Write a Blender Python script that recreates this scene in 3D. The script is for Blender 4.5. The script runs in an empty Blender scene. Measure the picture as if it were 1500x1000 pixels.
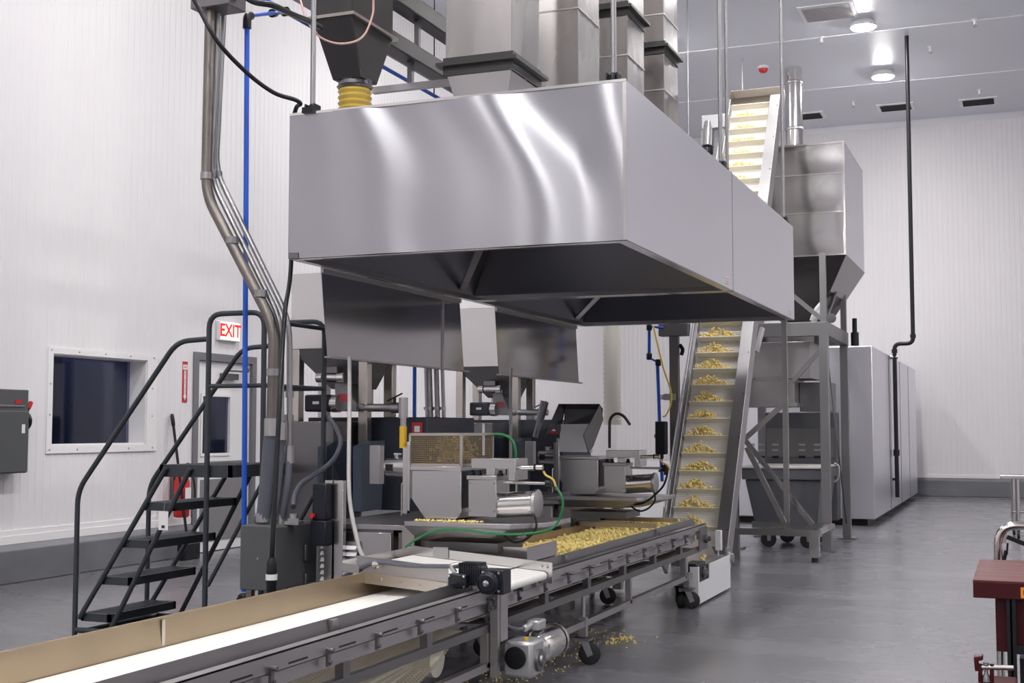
import bpy, bmesh, math, random
import numpy as np
from mathutils import Vector as V, Matrix
random.seed(7)
rng = np.random.default_rng(7)
C = bpy.context.scene.collection
PI = math.pi

# ------------------------------------------------------------------ camera
FPX, CX, CY, HZ, VX, EYE = 1873.0, 750.0, 500.0, 627.0, 1497.0, 1.4
PITCH = math.atan((HZ - CY) / FPX)
YAW = math.atan((VX - CX) / math.hypot(FPX, HZ - CY))
FW = V((-math.sin(YAW) * math.cos(PITCH), math.cos(YAW) * math.cos(PITCH), math.sin(PITCH)))
RT = V((math.cos(YAW), math.sin(YAW), 0))
UP = RT.cross(FW)
cam_d = bpy.data.cameras.new('camera')
cam = bpy.data.objects.new('camera', cam_d)
C.objects.link(cam)
cam_d.sensor_width = 36
cam_d.lens = FPX / 1500 * 36
cam_d.clip_end = 200
cam.location = (0, 0, EYE)
cam.rotation_euler = (PI / 2 + PITCH, 0, YAW)
bpy.context.scene.camera = cam


def at(px, py, X=None, Y=None, Z=None):
    """a point of the room on a known plane, from where it is seen"""
    r = FW * FPX + RT * (px - CX) - UP * (py - CY)
    if X is not None: t = X / r.x
    elif Y is not None: t = Y / r.y
    else: t = (Z - EYE) / r.z
    return V((0, 0, EYE)) + r * t


# ------------------------------------------------------------------ materials
MATS = {}


def mat(name, col, rough=0.5, metal=0.0, var=0.0, vscale=(3, 3, 3), rvar=0.0, rscale=None, bump=0.0, bscale=30.0,
        emit=0.0, aniso=0.0, coat=0.0, trans=0.0, spec=None, sss=0.0, ecol=None, tan_axis=None):
    m = bpy.data.materials.new(name)
    m.use_nodes = True
    nt = m.node_tree
    b = nt.nodes['Principled BSDF']
    b.inputs['Base Color'].default_value = (*col, 1)
    b.inputs['Roughness'].default_value = rough
    b.inputs['Metallic'].default_value = metal
    if spec is not None: b.inputs['Specular IOR Level'].default_value = spec
    if trans: b.inputs['Transmission Weight'].default_value = trans
    if coat: b.inputs['Coat Weight'].default_value = coat
    if sss:
        b.inputs['Subsurface Weight'].default_value = sss
        b.inputs['Subsurface Radius'].default_value = (0.01, 0.008, 0.004)
    if emit:
        b.inputs['Emission Color'].default_value = (*(ecol or col), 1)
        b.inputs['Emission Strength'].default_value = emit
    L = nt.links
    tc = nt.nodes.new('ShaderNodeTexCoord')
    if var or rvar:
        mp = nt.nodes.new('ShaderNodeMapping')
        mp.inputs['Scale'].default_value = vscale
        L.new(tc.outputs['Object'], mp.inputs['Vector'])
        n = nt.nodes.new('ShaderNodeTexNoise')
        n.inputs['Scale'].default_value = 1.0
        n.inputs['Detail'].default_value = 2.5
        L.new(mp.outputs[0], n.inputs['Vector'])
        if var:
            mx = nt.nodes.new('ShaderNodeMix')
            mx.data_type = 'RGBA'
            mx.inputs['A'].default_value = (*[max(0, c * (1 - var)) for c in col], 1)
            mx.inputs['B'].default_value = (*[min(1, c * (1 + var)) for c in col], 1)
            mr = nt.nodes.new('ShaderNodeMapRange')
            mr.inputs['From Min'].default_value = .15
            mr.inputs['From Max'].default_value = .85
            L.new(n.outputs['Fac'], mr.inputs['Value'])
            L.new(mr.outputs['Result'], mx.inputs['Factor'])
            L.new(mx.outputs['Result'], b.inputs['Base Color'])
        if rvar:
            n2 = n
            if rscale:
                mp2 = nt.nodes.new('ShaderNodeMapping')
                mp2.inputs['Scale'].default_value = rscale
                L.new(tc.outputs['Object'], mp2.inputs['Vector'])
                n2 = nt.nodes.new('ShaderNodeTexNoise')
                n2.inputs['Scale'].default_value = 1.0
                n2.inputs['Detail'].default_value = 2.5
                L.new(mp2.outputs[0], n2.inputs['Vector'])
            mr2 = nt.nodes.new('ShaderNodeMapRange')
            mr2.inputs['From Min'].default_value = .15
            mr2.inputs['From Max'].default_value = .85
            mr2.inputs['To Min'].default_value = max(.02, rough - rvar)
            mr2.inputs['To Max'].default_value = min(1, rough + rvar)
            L.new(n2.outputs['Fac'], mr2.inputs['Value'])
            L.new(mr2.outputs['Result'], b.inputs['Roughness'])
    if bump:
        nb = nt.nodes.new('ShaderNodeTexNoise')
        nb.inputs['Scale'].default_value = bscale
        nb.inputs['Detail'].default_value = 4
        L.new(tc.outputs['Object'], nb.inputs['Vector'])
        bp = nt.nodes.new('ShaderNodeBump')
        bp.inputs['Strength'].default_value = 1
        bp.inputs['Distance'].default_value = bump
        L.new(nb.outputs['Fac'], bp.inputs['Height'])
        L.new(bp.outputs['Normal'], b.inputs['Normal'])
    if aniso:
        b.inputs['Anisotropic'].default_value = aniso
        cv = nt.nodes.new('ShaderNodeCombineXYZ')
        ax = tan_axis or (1, 0, 0)
        for i in range(3): cv.inputs[i].default_value = ax[i]
        L.new(cv.outputs[0], b.inputs['Tangent'])
    MATS[name] = m
    return m


def mesh_sheet(name, col, pitch, hole, metal=1.0, rough=.35, holes_dark=None):
    """perforated / woven sheet: holes are real transparency laid out on the sheet's own coordinates"""
    m = mat(name, col, rough, metal)
    nt = m.node_tree
    L = nt.links
    b = nt.nodes['Principled BSDF']
    tc = nt.nodes.new('ShaderNodeTexCoord')
    sp = nt.nodes.new('ShaderNodeSeparateXYZ')
    L.new(tc.outputs['UV'], sp.inputs[0])

    def math_(op, a, bb=None):
        n = nt.nodes.new('ShaderNodeMath')
        n.operation = op
        if isinstance(a, (int, float)): n.inputs[0].default_value = a
        else: L.new(a, n.inputs[0])
        if bb is not None:
            if isinstance(bb, (int, float)): n.inputs[1].default_value = bb
            else: L.new(bb, n.inputs[1])
        return n.outputs[0]
    u = math_('SUBTRACT', math_('FRACT', math_('DIVIDE', sp.outputs[0], pitch)), .5)
    v = math_('SUBTRACT', math_('FRACT', math_('DIVIDE', sp.outputs[1], pitch)), .5)
    d = math_('ADD', math_('MULTIPLY', u, u), math_('MULTIPLY', v, v))
    hole_f = math_('LESS_THAN', d, hole * hole)
    tr = nt.nodes.new('ShaderNodeBsdfTransparent')
    ms = nt.nodes.new('ShaderNodeMixShader')
    L.new(hole_f, ms.inputs[0])
    L.new(b.outputs[0], ms.inputs[1])
    L.new(tr.outputs[0], ms.inputs[2])
    L.new(ms.outputs[0], nt.nodes['Material Output'].inputs['Surface'])
    return m


STEEL = mat('brushed stainless', (.60, .585, .58), .21, 1, var=.04, vscale=(1.2, 1.2, 1.2), rvar=.03)
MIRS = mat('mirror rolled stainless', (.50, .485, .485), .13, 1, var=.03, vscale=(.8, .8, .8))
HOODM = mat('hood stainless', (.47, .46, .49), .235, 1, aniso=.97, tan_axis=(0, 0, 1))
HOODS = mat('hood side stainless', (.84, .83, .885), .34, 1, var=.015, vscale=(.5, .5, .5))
HOODI = mat('shaded hood inside stainless', (.20, .20, .24), .38, 1, var=.08, vscale=(1, 1, 1), rvar=.05)  # shade inside the canopy put into a darker copy of the hood steel
STEELW = mat('warm stained stainless', (.56, .52, .475), .30, 1, var=.06, vscale=(2, 2, 2), rvar=.05)
TANST = mat('oil stained side guide', (.46, .365, .255), .42, 1, var=.10, vscale=(3, 3, 3), rvar=.06)
OLDST = mat('dark old and shaded stainless', (.085, .08, .083), .42, 1, var=.12, vscale=(2, 2, 2), rvar=.06)
FLGM = mat('dark bolted flange', (.05, .048, .048), .45, .8)
STEELM = mat('matte stainless', (.44, .425, .43), .40, 1, var=.05, vscale=(2, 2, 2), rvar=.05)
STEELD = mat('dull stainless', (.22, .213, .22), .40, 1, var=.10, vscale=(2, 2, 2), rvar=.06)
DUCTM = mat('galvanised duct', (.35, .33, .325), .27, 1, var=.16, vscale=(4, 4, 1.0), rvar=.05, rscale=(2, 2, .6))
CHROME = mat('polished stainless', (.72, .70, .68), .15, 1)
GALV = mat('galvanised conduit', (.32, .315, .325), .36, 1, var=.1, vscale=(8, 8, 8))
GALVD = mat('weathered conduit', (.20, .18, .165), .42, 1, var=.25, vscale=(10, 10, 5))
FLEX = mat('grey flexible conduit', (.10, .105, .13), .45)
FLEXL = mat('light grey flexible conduit', (.42, .40, .40), .45)
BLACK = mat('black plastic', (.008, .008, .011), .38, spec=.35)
BLACKR = mat('black rubber', (.016, .016, .018), .55)
BLKMOT = mat('black painted motor', (.009, .011, .019), .36, spec=.4)
BLUEP = mat('blue air pipe', (.008, .085, .50), .35)
LADDER = mat('dark grey powder coat', (.036, .042, .050), .42, spec=.4)
GREYBOX = mat('grey enclosure paint', (.082, .086, .092), .45, var=.05)
CABBLUE = mat('dark blue grey cabinet', (.020, .025, .040), .38, var=.08)
CABFIN = mat('slate blue painted steel', (.040, .055, .085), .38)
WHITEB = mat('white belt', (.86, .84, .81), .45)
CREAMB = mat('cream belt', (.86, .82, .71), .45)
PERFB = mesh_sheet('perforated cream belt', (.92, .87, .74), .022, .17, metal=0, rough=.45)
PERFS = mesh_sheet('perforated stainless', (.24, .19, .125), .012, .30, metal=1, rough=.4)
GREYBELT = mat('grey return belt', (.60, .57, .55), .5)
WHITEP = mat('white plastic', (.80, .80, .82), .40)
POP = mat('popcorn', (.98, .735, .275), .62, var=.16, vscale=(38, 38, 38), sss=.0)
YELHOSE = mat('yellow hose', (.60, .42, .08), .35)
YEL = mat('yellow plastic', (.70, .42, .02), .4)
REDP = mat('red plastic', (.55, .02, .02), .35)
REDL = mat('red label', (.45, .03, .04), .45)
REDC = mat('red painted steel', (.055, .005, .008), .42, var=.1, spec=.25)
REDTOP = mat('worn red table top', (.115, .026, .025), .48, spec=.3, var=.35, vscale=(2.5, 14, 5), rvar=.1)
GREEN = mat('green hose', (.01, .16, .05), .35)
YELH = mat('yellow air hose', (.75, .55, .05), .35)
COPPER = mat('pinkish cable', (.50, .30, .26), .45)
TOTE = mat('grey tote plastic', (.105, .107, .12), .5, var=.05)
ALU = mat('cast aluminium', (.52, .52, .53), .42, .75)
WALLM = mat('white wall panel', (.76, .738, .755), .42, var=.015, vscale=(.5, .5, .5))
CEILM = mat('white ceiling panel', (.66, .67, .72), .38, var=.01, vscale=(.4, .4, .4))
TRIMM = mat('white trim', (.80, .78, .79), .40)
CURBM = mat('grey curb coating', (.155, .155, .170), .38, var=.22, vscale=(2, 2, 4))
FRAMEG = mat('grey door frame paint', (.17, .165, .18), .4)
DOORW = mat('white door paint', (.80, .79, .79), .38)
SEAMM = mat('white seam strip', (.80, .80, .84), .3)
KICKM = mat('grey kick plate', (.28, .27, .28), .4, .3)
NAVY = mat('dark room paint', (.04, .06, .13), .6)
GLASS = mat('window glass', (.55, .62, .80), .03, trans=1.0, spec=.3)
LIGHTG = mat('lamp lens', (1, 1, 1), .4, emit=400, ecol=(1.0, .985, .97))
EXITM = mat('lit exit face', (1, .95, .80), .4, emit=1.1, ecol=(1, .95, .78))
EXITR = mat('lit exit letters', (.7, .01, .01), .4, emit=.75, ecol=(.85, .012, .008))
PAPER = mat('white paper', (.80, .79, .78), .6)
ORANGE = mat('orange label', (.85, .28, .03), .5)
INK = mat('dark ink', (.03, .03, .04), .6)
LITSH = mat('satin light sheet', (.80, .79, .79), .5, .5)
TWRM = mat('shaded grey tower steel', (.30, .292, .30), .42, .9, var=.06, vscale=(2, 2, 2))  # shade on the tower put into the colour, darker than matte stainless
SMOKE = mat('smoked dark sheet', (.05, .05, .055), .22)
HOSEW = mat('off white corrugated hose', (.74, .71, .64), .45)

# floor: grey epoxy, satin with worn patches
FLOORM = mat('grey epoxy floor', (.155, .152, .168), .27, var=.11, vscale=(.45, 1.3, 1), rvar=.06, rscale=(.6, 1.7, 1))


# ------------------------------------------------------------------ mesh builder
def rot_to(d):
    d = V(d).normalized()
    return d.to_track_quat('Z', 'Y').to_matrix()


class MB:
    def __init__(s):
        s.v, s.f, s.uv = [], [], {}

    def add(s, vs, fs):
        n = len(s.v)
        s.v += [tuple(v) for v in vs]
        s.f += [tuple(i + n for i in f) for f in fs]
        return s

    def box(s, x0, x1, y0, y1, z0, z1):
        x0, x1 = min(x0, x1), max(x0, x1)
        y0, y1 = min(y0, y1), max(y0, y1)
        z0, z1 = min(z0, z1), max(z0, z1)
        return s.add([(x0, y0, z0), (x1, y0, z0), (x1, y1, z0), (x0, y1, z0), (x0, y0, z1), (x1, y0, z1), (x1, y1, z1), (x0, y1, z1)],
                     [(0, 3, 2, 1), (4, 5, 6, 7), (0, 1, 5, 4), (1, 2, 6, 5), (2, 3, 7, 6), (3, 0, 4, 7)])

    def loft(s, A, B, capA=True, capB=True):
        n = len(A)
        fs = [(i, (i + 1) % n, n + (i + 1) % n, n + i) for i in range(n)]
        if capA: fs.append(tuple(range(n))[::-1])
        if capB: fs.append(tuple(range(n, 2 * n)))
        return s.add(list(A) + list(B), fs)

    def prism(s, poly, vec):
        vec = V(vec)
        return s.loft([V(p) for p in poly], [V(p) + vec for p in poly])

    def beam(s, p, q, w, h, up=(0, 0, 1)):
        p, q, up = V(p), V(q), V(up)
        d = (q - p).normalized()
        a = d.cross(up)
        if a.length < 1e-4: a = d.cross(V((0, 1, 0)))
        a.normalize()
        b = a.cross(d)
        a, b = a * w / 2, b * h / 2
        return s.loft([p - a - b, p + a - b, p + a + b, p - a + b], [q - a - b, q + a - b, q + a + b, q - a + b])

    def cyl(s, p, q, r, n=18, r2=None, cap=True):
        p, q = V(p), V(q)
        R = rot_to(q - p)
        r2 = r if r2 is None else r2
        A = [p + R @ V((math.cos(2 * PI * i / n) * r, math.sin(2 * PI * i / n) * r, 0)) for i in range(n)]
        B = [q + R @ V((math.cos(2 * PI * i / n) * r2, math.sin(2 * PI * i / n) * r2, 0)) for i in range(n)]
        return s.loft(A, B, cap, cap)

    def lathe(s, p, axis, prof, n=22):
        """prof: (distance along axis, radius)"""
        p = V(p)
        R = rot_to(axis)
        vs, fs = [], []
        for (t, r) in prof:
            for i in range(n):
                a = 2 * PI * i / n
                vs.append(p + R @ V((math.cos(a) * r, math.sin(a) * r, t)))
        for k in range(len(prof) - 1):
            for i in range(n):
                j = (i + 1) % n
                fs.append((k * n + i, k * n + j, (k + 1) * n + j, (k + 1) * n + i))
        fs.append(tuple(range(n))[::-1])
        m = (len(prof) - 1) * n
        fs.append(tuple(range(m, m + n)))
        return s.add(vs, fs)

    def tube(s, pts, r, n=10, fil=0.0, seg=5):
        pts = [V(p) for p in pts]
        if fil: pts = fillet(pts, fil, seg)
        ds = []
        for i in range(len(pts)):
            a = pts[max(0, i - 1)]
            b = pts[min(len(pts) - 1, i + 1)]
            ds.append((b - a).normalized())
        up = V((0, 0, 1)) if abs(ds[0].z) < .9 else V((1, 0, 0))
        x = ds[0].cross(up).normalized()
        vs, fs = [], []
        for i, p in enumerate(pts):
            x = (x - ds[i] * x.dot(ds[i])).normalized()
            y = ds[i].cross(x)
            for k in range(n):
                a = 2 * PI * k / n
                vs.append(p + x * math.cos(a) * r + y * math.sin(a) * r)
        for i in range(len(pts) - 1):
            for k in range(n):
                j = (k + 1) % n
                fs.append((i * n + k, i * n + j, (i + 1) * n + j, (i + 1) * n + k))
        fs.append(tuple(range(n))[::-1])
        m = (len(pts) - 1) * n
        fs.append(tuple(range(m, m + n)))
        return s.add(vs, fs)

    def quadsheet(s, a, b, c, d, t=0.003):
        """four corners, a small thickness; carries metric UVs for perforated sheets"""
        a, b, c, d = V(a), V(b), V(c), V(d)
        n = (b - a).cross(d - a).normalized() * t
        return s.loft([a, b, c, d], [a + n, b + n, c + n, d + n])

    def build(s, name, material, parent=None, origin=None, smooth=40, bevel=0.0, uv=False):
        if parent is not None: o0 = WORLD[parent.name]
        else: o0 = V(origin if origin is not None else base_of(s.v))
        me = bpy.data.meshes.new(name)
        me.from_pydata([V(p) - o0 for p in s.v], [], s.f)
        bm = bmesh.new()
        bm.from_mesh(me)
        bmesh.ops.recalc_face_normals(bm, faces=bm.faces)
        bm.to_mesh(me)
        bm.free()
        if smooth:
            me.shade_smooth()
            me.set_sharp_from_angle(angle=math.radians(smooth))
        if uv:
            ul = me.uv_layers.new(name='UVMap')
            for p in me.polygons:
                nn = p.normal
                ax = max(range(3), key=lambda i: abs(nn[i]))
                i, j = [(1, 2), (0, 2), (0, 1)][ax]
                for li in p.loop_indices:
                    co = me.vertices[me.loops[li].vertex_index].co
                    ul.data[li].uv = (co[i] + 10, co[j] + 10)
        me.materials.append(material)
        o = bpy.data.objects.new(name, me)
        C.objects.link(o)
        if parent is not None:
            o.parent = parent
            WORLD[o.name] = o0
        else:
            o.location = o0
            WORLD[o.name] = o0
        if bevel:
            md = o.modifiers.new('bevel', 'BEVEL')
            md.width = bevel
            md.segments = 2
            md.limit_method = 'ANGLE'
            md.angle_limit = math.radians(50)
        return o


WORLD = {}


def base_of(vs):
    a = np.array(vs)
    lo, hi = a.min(0), a.max(0)
    return ((lo[0] + hi[0]) / 2, (lo[1] + hi[1]) / 2, lo[2])


def fillet(pts, r, seg=5):
    out = [pts[0]]
    for i in range(1, len(pts) - 1):
        a, p, b = pts[i - 1], pts[i], pts[i + 1]
        u, w = (a - p), (b - p)
        k = min(r, u.length * .45, w.length * .45)
        p0, p1 = p + u.normalized() * k, p + w.normalized() * k
        for j in range(seg + 1):
            t = j / seg
            out.append(p0 * (1 - t) ** 2 + p * 2 * t * (1 - t) + p1 * t * t)
    out.append(pts[-1])
    return out


def catm(pts, n=8):
    pts = [V(p) for p in pts]
    P = [pts[0] * 2 - pts[1]] + pts + [pts[-1] * 2 - pts[-2]]
    out = []
    for i in range(1, len(P) - 2):
        for j in range(n):
            t = j / n
            out.append(.5 * ((2 * P[i]) + (P[i + 1] - P[i - 1]) * t + (2 * P[i - 1] - 5 * P[i] + 4 * P[i + 1] - P[i + 2]) * t * t
                             + (3 * P[i] - P[i - 1] - 3 * P[i + 1] + P[i + 2]) * t ** 3))
    out.append(pts[-1])
    return out


def tag(o, label=None, cat=None, group=None, kind=None):
    if label: o['label'] = label
    if cat: o['category'] = cat
    if group: o['group'] = group
    if kind: o['kind'] = kind
    return o


def thing(name, label, cat, loc, group=None):
    o = bpy.data.objects.new(name, None)
    C.objects.link(o)
    o.empty_display_size = .1
    o.location = loc
    WORLD[o.name] = V(loc)
    return tag(o, label, cat, group)


def dup(root, delta, label, group=None, skip=()):
    def rec(o, par):
        c = o.copy()
        C.objects.link(c)
        if par is not None: c.parent = par
        for ch in list(o.children):
            if ch in skip: continue
            rec(ch, c)
        return c
    r = rec(root, None)
    r.location = root.location + V(delta)
    r['label'] = label
    if group: r['group'] = group
    return r


def struct(o):
    o['kind'] = 'structure'
    return o


def text_part(body, size, loc, rot, material, parent, name, extrude=.0008, bold=0.0):
    cu = bpy.data.curves.new(name, 'FONT')
    cu.body = body
    cu.size = size
    cu.extrude = extrude
    cu.offset = bold
    cu.align_x = 'CENTER'
    cu.align_y = 'CENTER'
    tmp = bpy.data.objects.new(name, cu)
    C.objects.link(tmp)
    dg = bpy.context.evaluated_depsgraph_get()
    me = bpy.data.meshes.new_from_object(tmp.evaluated_get(dg))
    bpy.data.objects.remove(tmp)
    me.name = name
    me.materials.clear()
    me.materials.append(material)
    o = bpy.data.objects.new(name, me)
    C.objects.link(o)
    o.parent = parent
    o.location = V(loc) - WORLD[parent.name]
    o.rotation_euler = rot
    WORLD[o.name] = WORLD[parent.name]
    return o


# ------------------------------------------------------------------ popcorn
def ico(sub):
    bm = bmesh.new()
    bmesh.ops.create_icosphere(bm, subdivisions=sub, radius=1)
    v = np.array([p.co[:] for p in bm.verts])
    bm.verts.index_update()
    f = np.array([[q.index for q in fa.verts] for fa in bm.faces])
    bm.free()
    return v, f


def kernel(sub, lobes):
    iv, jf = ico(sub)
    vs, fs, n = [], [], 0
    for k in range(lobes):
        d = rng.normal(size=3)
        d /= np.linalg.norm(d)
        r = rng.uniform(.42, .72)
        sc = rng.uniform(.8, 1.2, 3)
        vs.append(iv * r * sc + d * rng.uniform(.35, .6))
        fs.append(jf + n)
        n += len(iv)
    return np.concatenate(vs), np.concatenate(fs)


def popcorn(name, spots, sizes, sub, lobes):
    kinds = [kernel(sub, lobes) for _ in range(9)]
    VS, FS, n = [], [], 0
    for (p, r) in zip(spots, sizes):
        v, f = kinds[rng.integers(9)]
        q, _ = np.linalg.qr(rng.normal(size=(3, 3)))
        if np.linalg.det(q) < 0: q[:, 0] *= -1
        VS.append(v @ q * r + p)
        FS.append(f + n)
        n += len(v)
    VS, FS = np.concatenate(VS), np.concatenate(FS)
    o0 = base_of(VS)
    me = bpy.data.meshes.new(name)
    me.vertices.add(len(VS))
    me.vertices.foreach_set('co', (VS - np.array(o0)).ravel())
    me.loops.add(FS.size)
    me.loops.foreach_set('vertex_index', FS.ravel().astype(np.int32))
    me.polygons.add(len(FS))
    me.polygons.foreach_set('loop_start', np.arange(0, FS.size, 3, dtype=np.int32))
    me.polygons.foreach_set('loop_total', np.full(len(FS), 3, np.int32))
    me.update()
    me.validate()
    me.shade_smooth()
    me.materials.append(POP)
    o = bpy.data.objects.new(name, me)
    C.objects.link(o)
    o.location = o0
    return o


# ================================================================== THE ROOM
XL, YB, ZC, XR, YF = -8.6, 28.0, 7.9, 7.0, -15.5
fl = MB().box(XL - .3, XR + .3, YF - .3, YB + .3, -.2, 0).build('floor', FLOORM, origin=(0, 8, 0))
struct(fl)
ce = MB().box(XL - .3, XR + .3, YF - .3, YB + .3, ZC, ZC + .2).build('ceiling', CEILM, origin=(0, 8, ZC))
struct(ce)


def ribbed(name, a0, a1, axis, plane, sign, openings=(), pitch=.1, z1=ZC):
    """standing-rib wall panel along one axis; openings are cut out on rib lines"""
    m = MB()
    prof = [(0, 0), (.028, 0), (.036, .004), (.064, .004), (.072, 0)]
    n = int(round((a1 - a0) / pitch))
    pts = []
    for i in range(n):
        for (t, d) in prof: pts.append((a0 + i * pitch + t, d))
    pts.append((a0 + n * pitch, 0))
    for op in openings:
        for e in (op[0], op[1]): pts.append((e, 0))
    pts.sort()

    def P(a, d, z):
        return (plane + sign * d, a, z) if axis == 'y' else (a, plane + sign * d, z)
    for (a, d), (b, e) in zip(pts[:-1], pts[1:]):
        if b - a < 1e-6: continue
        spans = [(0, z1)]
        for (o0, o1, q0, q1) in openings:
            if a >= o0 - 1e-6 and b <= o1 + 1e-6:
                spans = ([(0, q0)] if q0 > 0 else []) + [(q1, z1)]
        for (s0, s1) in spans:
            m.add([P(a, d, s0), P(b, e, s0), P(b, e, s1), P(a, d, s1)], [(0, 1, 2, 3)])
    return struct(m.build(name, WALLM, origin=(plane, (a0 + a1) / 2, 0) if axis == 'y' else ((a0 + a1) / 2, plane, 0), smooth=0))


WIN = (9.72, 11.14, 1.235, 2.115)
DOR = (12.04, 13.12, 0.0, 2.165)
ribbed('wall_left', YF, YB, 'y', XL, 1, (WIN, DOR))
D2 = (-7.05, -6.05, 0.0, 2.2)
ribbed('wall_back', XL, XR, 'x', YB, -1, (D2,))
struct(MB().box(XR, XR + .2, YF, YB, 0, ZC).build('wall_right', WALLM))
struct(MB().box(XL, XR, YF - .2, YF, 0, ZC).build('wall_front', WALLM))
# grey curbs along the wall feet
cb = MB()
for (a, b) in ((YF, DOR[0] - .10), (DOR[1] + .10, YB)):
    cb.prism([(XL, a, 0), (XL + .10, a, 0), (XL + .10, a, .30), (XL + .02, a, .345), (XL, a, .345)], (0, b - a, 0))
struct(cb.build('baseboard_left', CURBM, origin=(XL, 8, 0), bevel=.01))
cb = MB()
for (a, b) in ((XL + .11, D2[0] - .1), (D2[1] + .1, XR)):
    cb.prism([(a, YB, 0), (a, YB - .10, 0), (a, YB - .10, .33), (a, YB - .02, .375), (a, YB, .375)], (b - a, 0, 0))
struct(cb.build('baseboard_back', CURBM, origin=(0, YB, 0), bevel=.01))
# white flashing strip above the left curb, with screw heads
m = MB()
for (a, b) in ((YF, DOR[0] - .10), (DOR[1] + .10, YB)):
    m.box(XL, XL + .022, a, b, .346, .42)
    m.box(XL, XL + .014, a, b, .42, .47)
struct(m.build('trim_1', TRIMM, origin=(XL, 8, .346)))
m = MB()
for (a, b) in ((XL + .11, D2[0] - .1), (D2[1] + .1, XR)): m.box(a, b, YB - .02, YB, .376, .44)
struct(m.build('trim_2', TRIMM, origin=(0, YB, .376)))
# ceiling seams (raised joint strips across the room) and cove at the back wall
k = 3
for y in (-8.5, -5.2, -2.0, 1.4, 4.7, 8.0, 11.3, 14.7, 18.0, 21.35, 24.65):
    struct(MB().box(XL, XR, y - .025, y + .025, ZC - .012, ZC - .0005).build('trim_%d' % k, SEAMM))
    k += 1
struct(MB().prism([(XL, YB - .006, ZC - .10), (XL, YB - .10, ZC - .001), (XL, YB - .006, ZC - .001)], (XR - XL, 0, 0)).build('trim_%d' % k, SEAMM))

# window in the left wall
y0, y1, z0, z1 = WIN
w = MB()
for (a, b, c, d) in ((y0 - .07, y1 + .17, z1, z1 + .06), (y0 - .07, y1 + .17, z0 - .075, z0), (y0 - .07, y0, z0, z1), (y1, y1 + .17, z0, z1)):
    w.box(XL + .001, XL + .018, a, b, c, d)
for (a, b, c, d) in ((y0, y1, z1 - .012, z1), (y0, y1, z0, z0 + .012), (y0, y0 + .012, z0, z1), (y1 - .012, y1, z0, z1)):
    w.box(XL - .24, XL + .001, a, b, c, d)
wo = struct(w.build('window_1', TRIMM, origin=(XL, (y0 + y1) / 2, z0)))
for yy in np.linspace(y0 - .03, y1 + .10, 5):
    for zz in (z1 + .03, z0 - .04): MB().cyl((XL + .018, yy, zz), (XL + .024, yy, zz), .008, 8).build('frame_screw', STEELM, wo)
for zz in np.linspace(z0, z1, 4)[1:3]:
    for yy in (y0 - .035, y1 + .085): MB().cyl((XL + .018, yy, zz), (XL + .024, yy, zz), .008, 8).build('frame_screw', STEELM, wo)
MB().box(XL - .215, XL - .205, y0 + .012, y1 - .012, z0 + .012, z1 - .012).build('glass_pane', GLASS, wo)
dk = MB()
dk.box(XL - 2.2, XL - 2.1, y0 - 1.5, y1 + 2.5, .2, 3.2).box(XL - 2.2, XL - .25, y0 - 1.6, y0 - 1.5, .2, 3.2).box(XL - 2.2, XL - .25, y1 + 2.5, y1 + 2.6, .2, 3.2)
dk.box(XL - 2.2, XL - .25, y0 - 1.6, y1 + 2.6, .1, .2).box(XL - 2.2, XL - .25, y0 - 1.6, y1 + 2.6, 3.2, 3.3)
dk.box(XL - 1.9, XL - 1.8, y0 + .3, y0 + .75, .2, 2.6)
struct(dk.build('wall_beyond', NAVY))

glow_fill = mat('added dim glow', (.5, .6, 1), .4, emit=3.0, ecol=(.45, .55, 1.0))  # added glowing panels brighten the rooms behind the window and door
struct(MB().box(XL - 1.5, XL - .9, WIN[0] - .3, WIN[1] + .6, 3.15, 3.195).build('added_glow_beyond', glow_fill))
struct(MB().box(XL - .95, XL - .45, DOR[0] - .1, DOR[1] + .1, 2.95, 2.995).build('added_glow_hallway', glow_fill))
# door 1 in the left wall: grey frame, white leaf with a dark light, grey kick plate, closer
y0, y1, z0, z1 = DOR
d = MB()
for (a, b, c, e) in ((y0 - .085, y0, 0, z1 + .09), (y1, y1 + .085, 0, z1 + .09), (y0, y1, z1, z1 + .09)):
    d.box(XL - .12, XL + .03, a, b, c, e)
do = struct(d.build('door_1', FRAMEG, origin=(XL, (y0 + y1) / 2, 0), bevel=.004))
wy0, wy1 = at(297, 600, X=XL).y, at(337, 600, X=XL).y
wz1, wz0 = at(300, 580, X=XL).z, at(300, 664, X=XL).z
lf = MB()
for (a, b, c, e) in ((y0 + .004, wy0, .01, z1 - .004), (wy1, y1 - .004, .01, z1 - .004), (wy0, wy1, .01, wz0), (wy0, wy1, wz1, z1 - .004)):
    lf.box(XL - .06, XL - .01, a, b, c, e)
for (a, b, c, e) in ((wy0 - .03, wy1 + .03, wz0 - .03, wz0), (wy0 - .03, wy1 + .03, wz1, wz1 + .03), (wy0 - .03, wy0, wz0, wz1), (wy1, wy1 + .03, wz0, wz1)):
    lf.box(XL - .012, XL + .004, a, b, c, e)
leaf = lf.build('door_leaf', DOORW, do)
MB().box(XL - .04, XL - .03, wy0, wy1, wz0, wz1).build('glass_pane', GLASS, leaf)
MB().box(XL - .010, XL - .004, y0 + .1, y1 - .1, .12, .82).build('kick_plate', KICKM, leaf)
c = MB().box(XL - .01, XL + .05, y0 + .45, y0 + .75, z1 - .20, z1 - .13)
c.beam((XL + .03, y0 + .5, z1 - .1), (XL + .10, y0 + .85, z1 - .1), .03, .02)
c.beam((XL + .10, y0 + .85, z1 - .1), (XL + .02, y0 + 1.0, z1 - .06), .03, .02)
c.build('door_closer', GREYBOX, leaf)
hb = MB().beam((XL + .03, y0 + .15, 1.0), (XL + .03, y1 - .15, 1.0), .04, .05)
hb.build('push_bar', STEELM, leaf)
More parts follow.
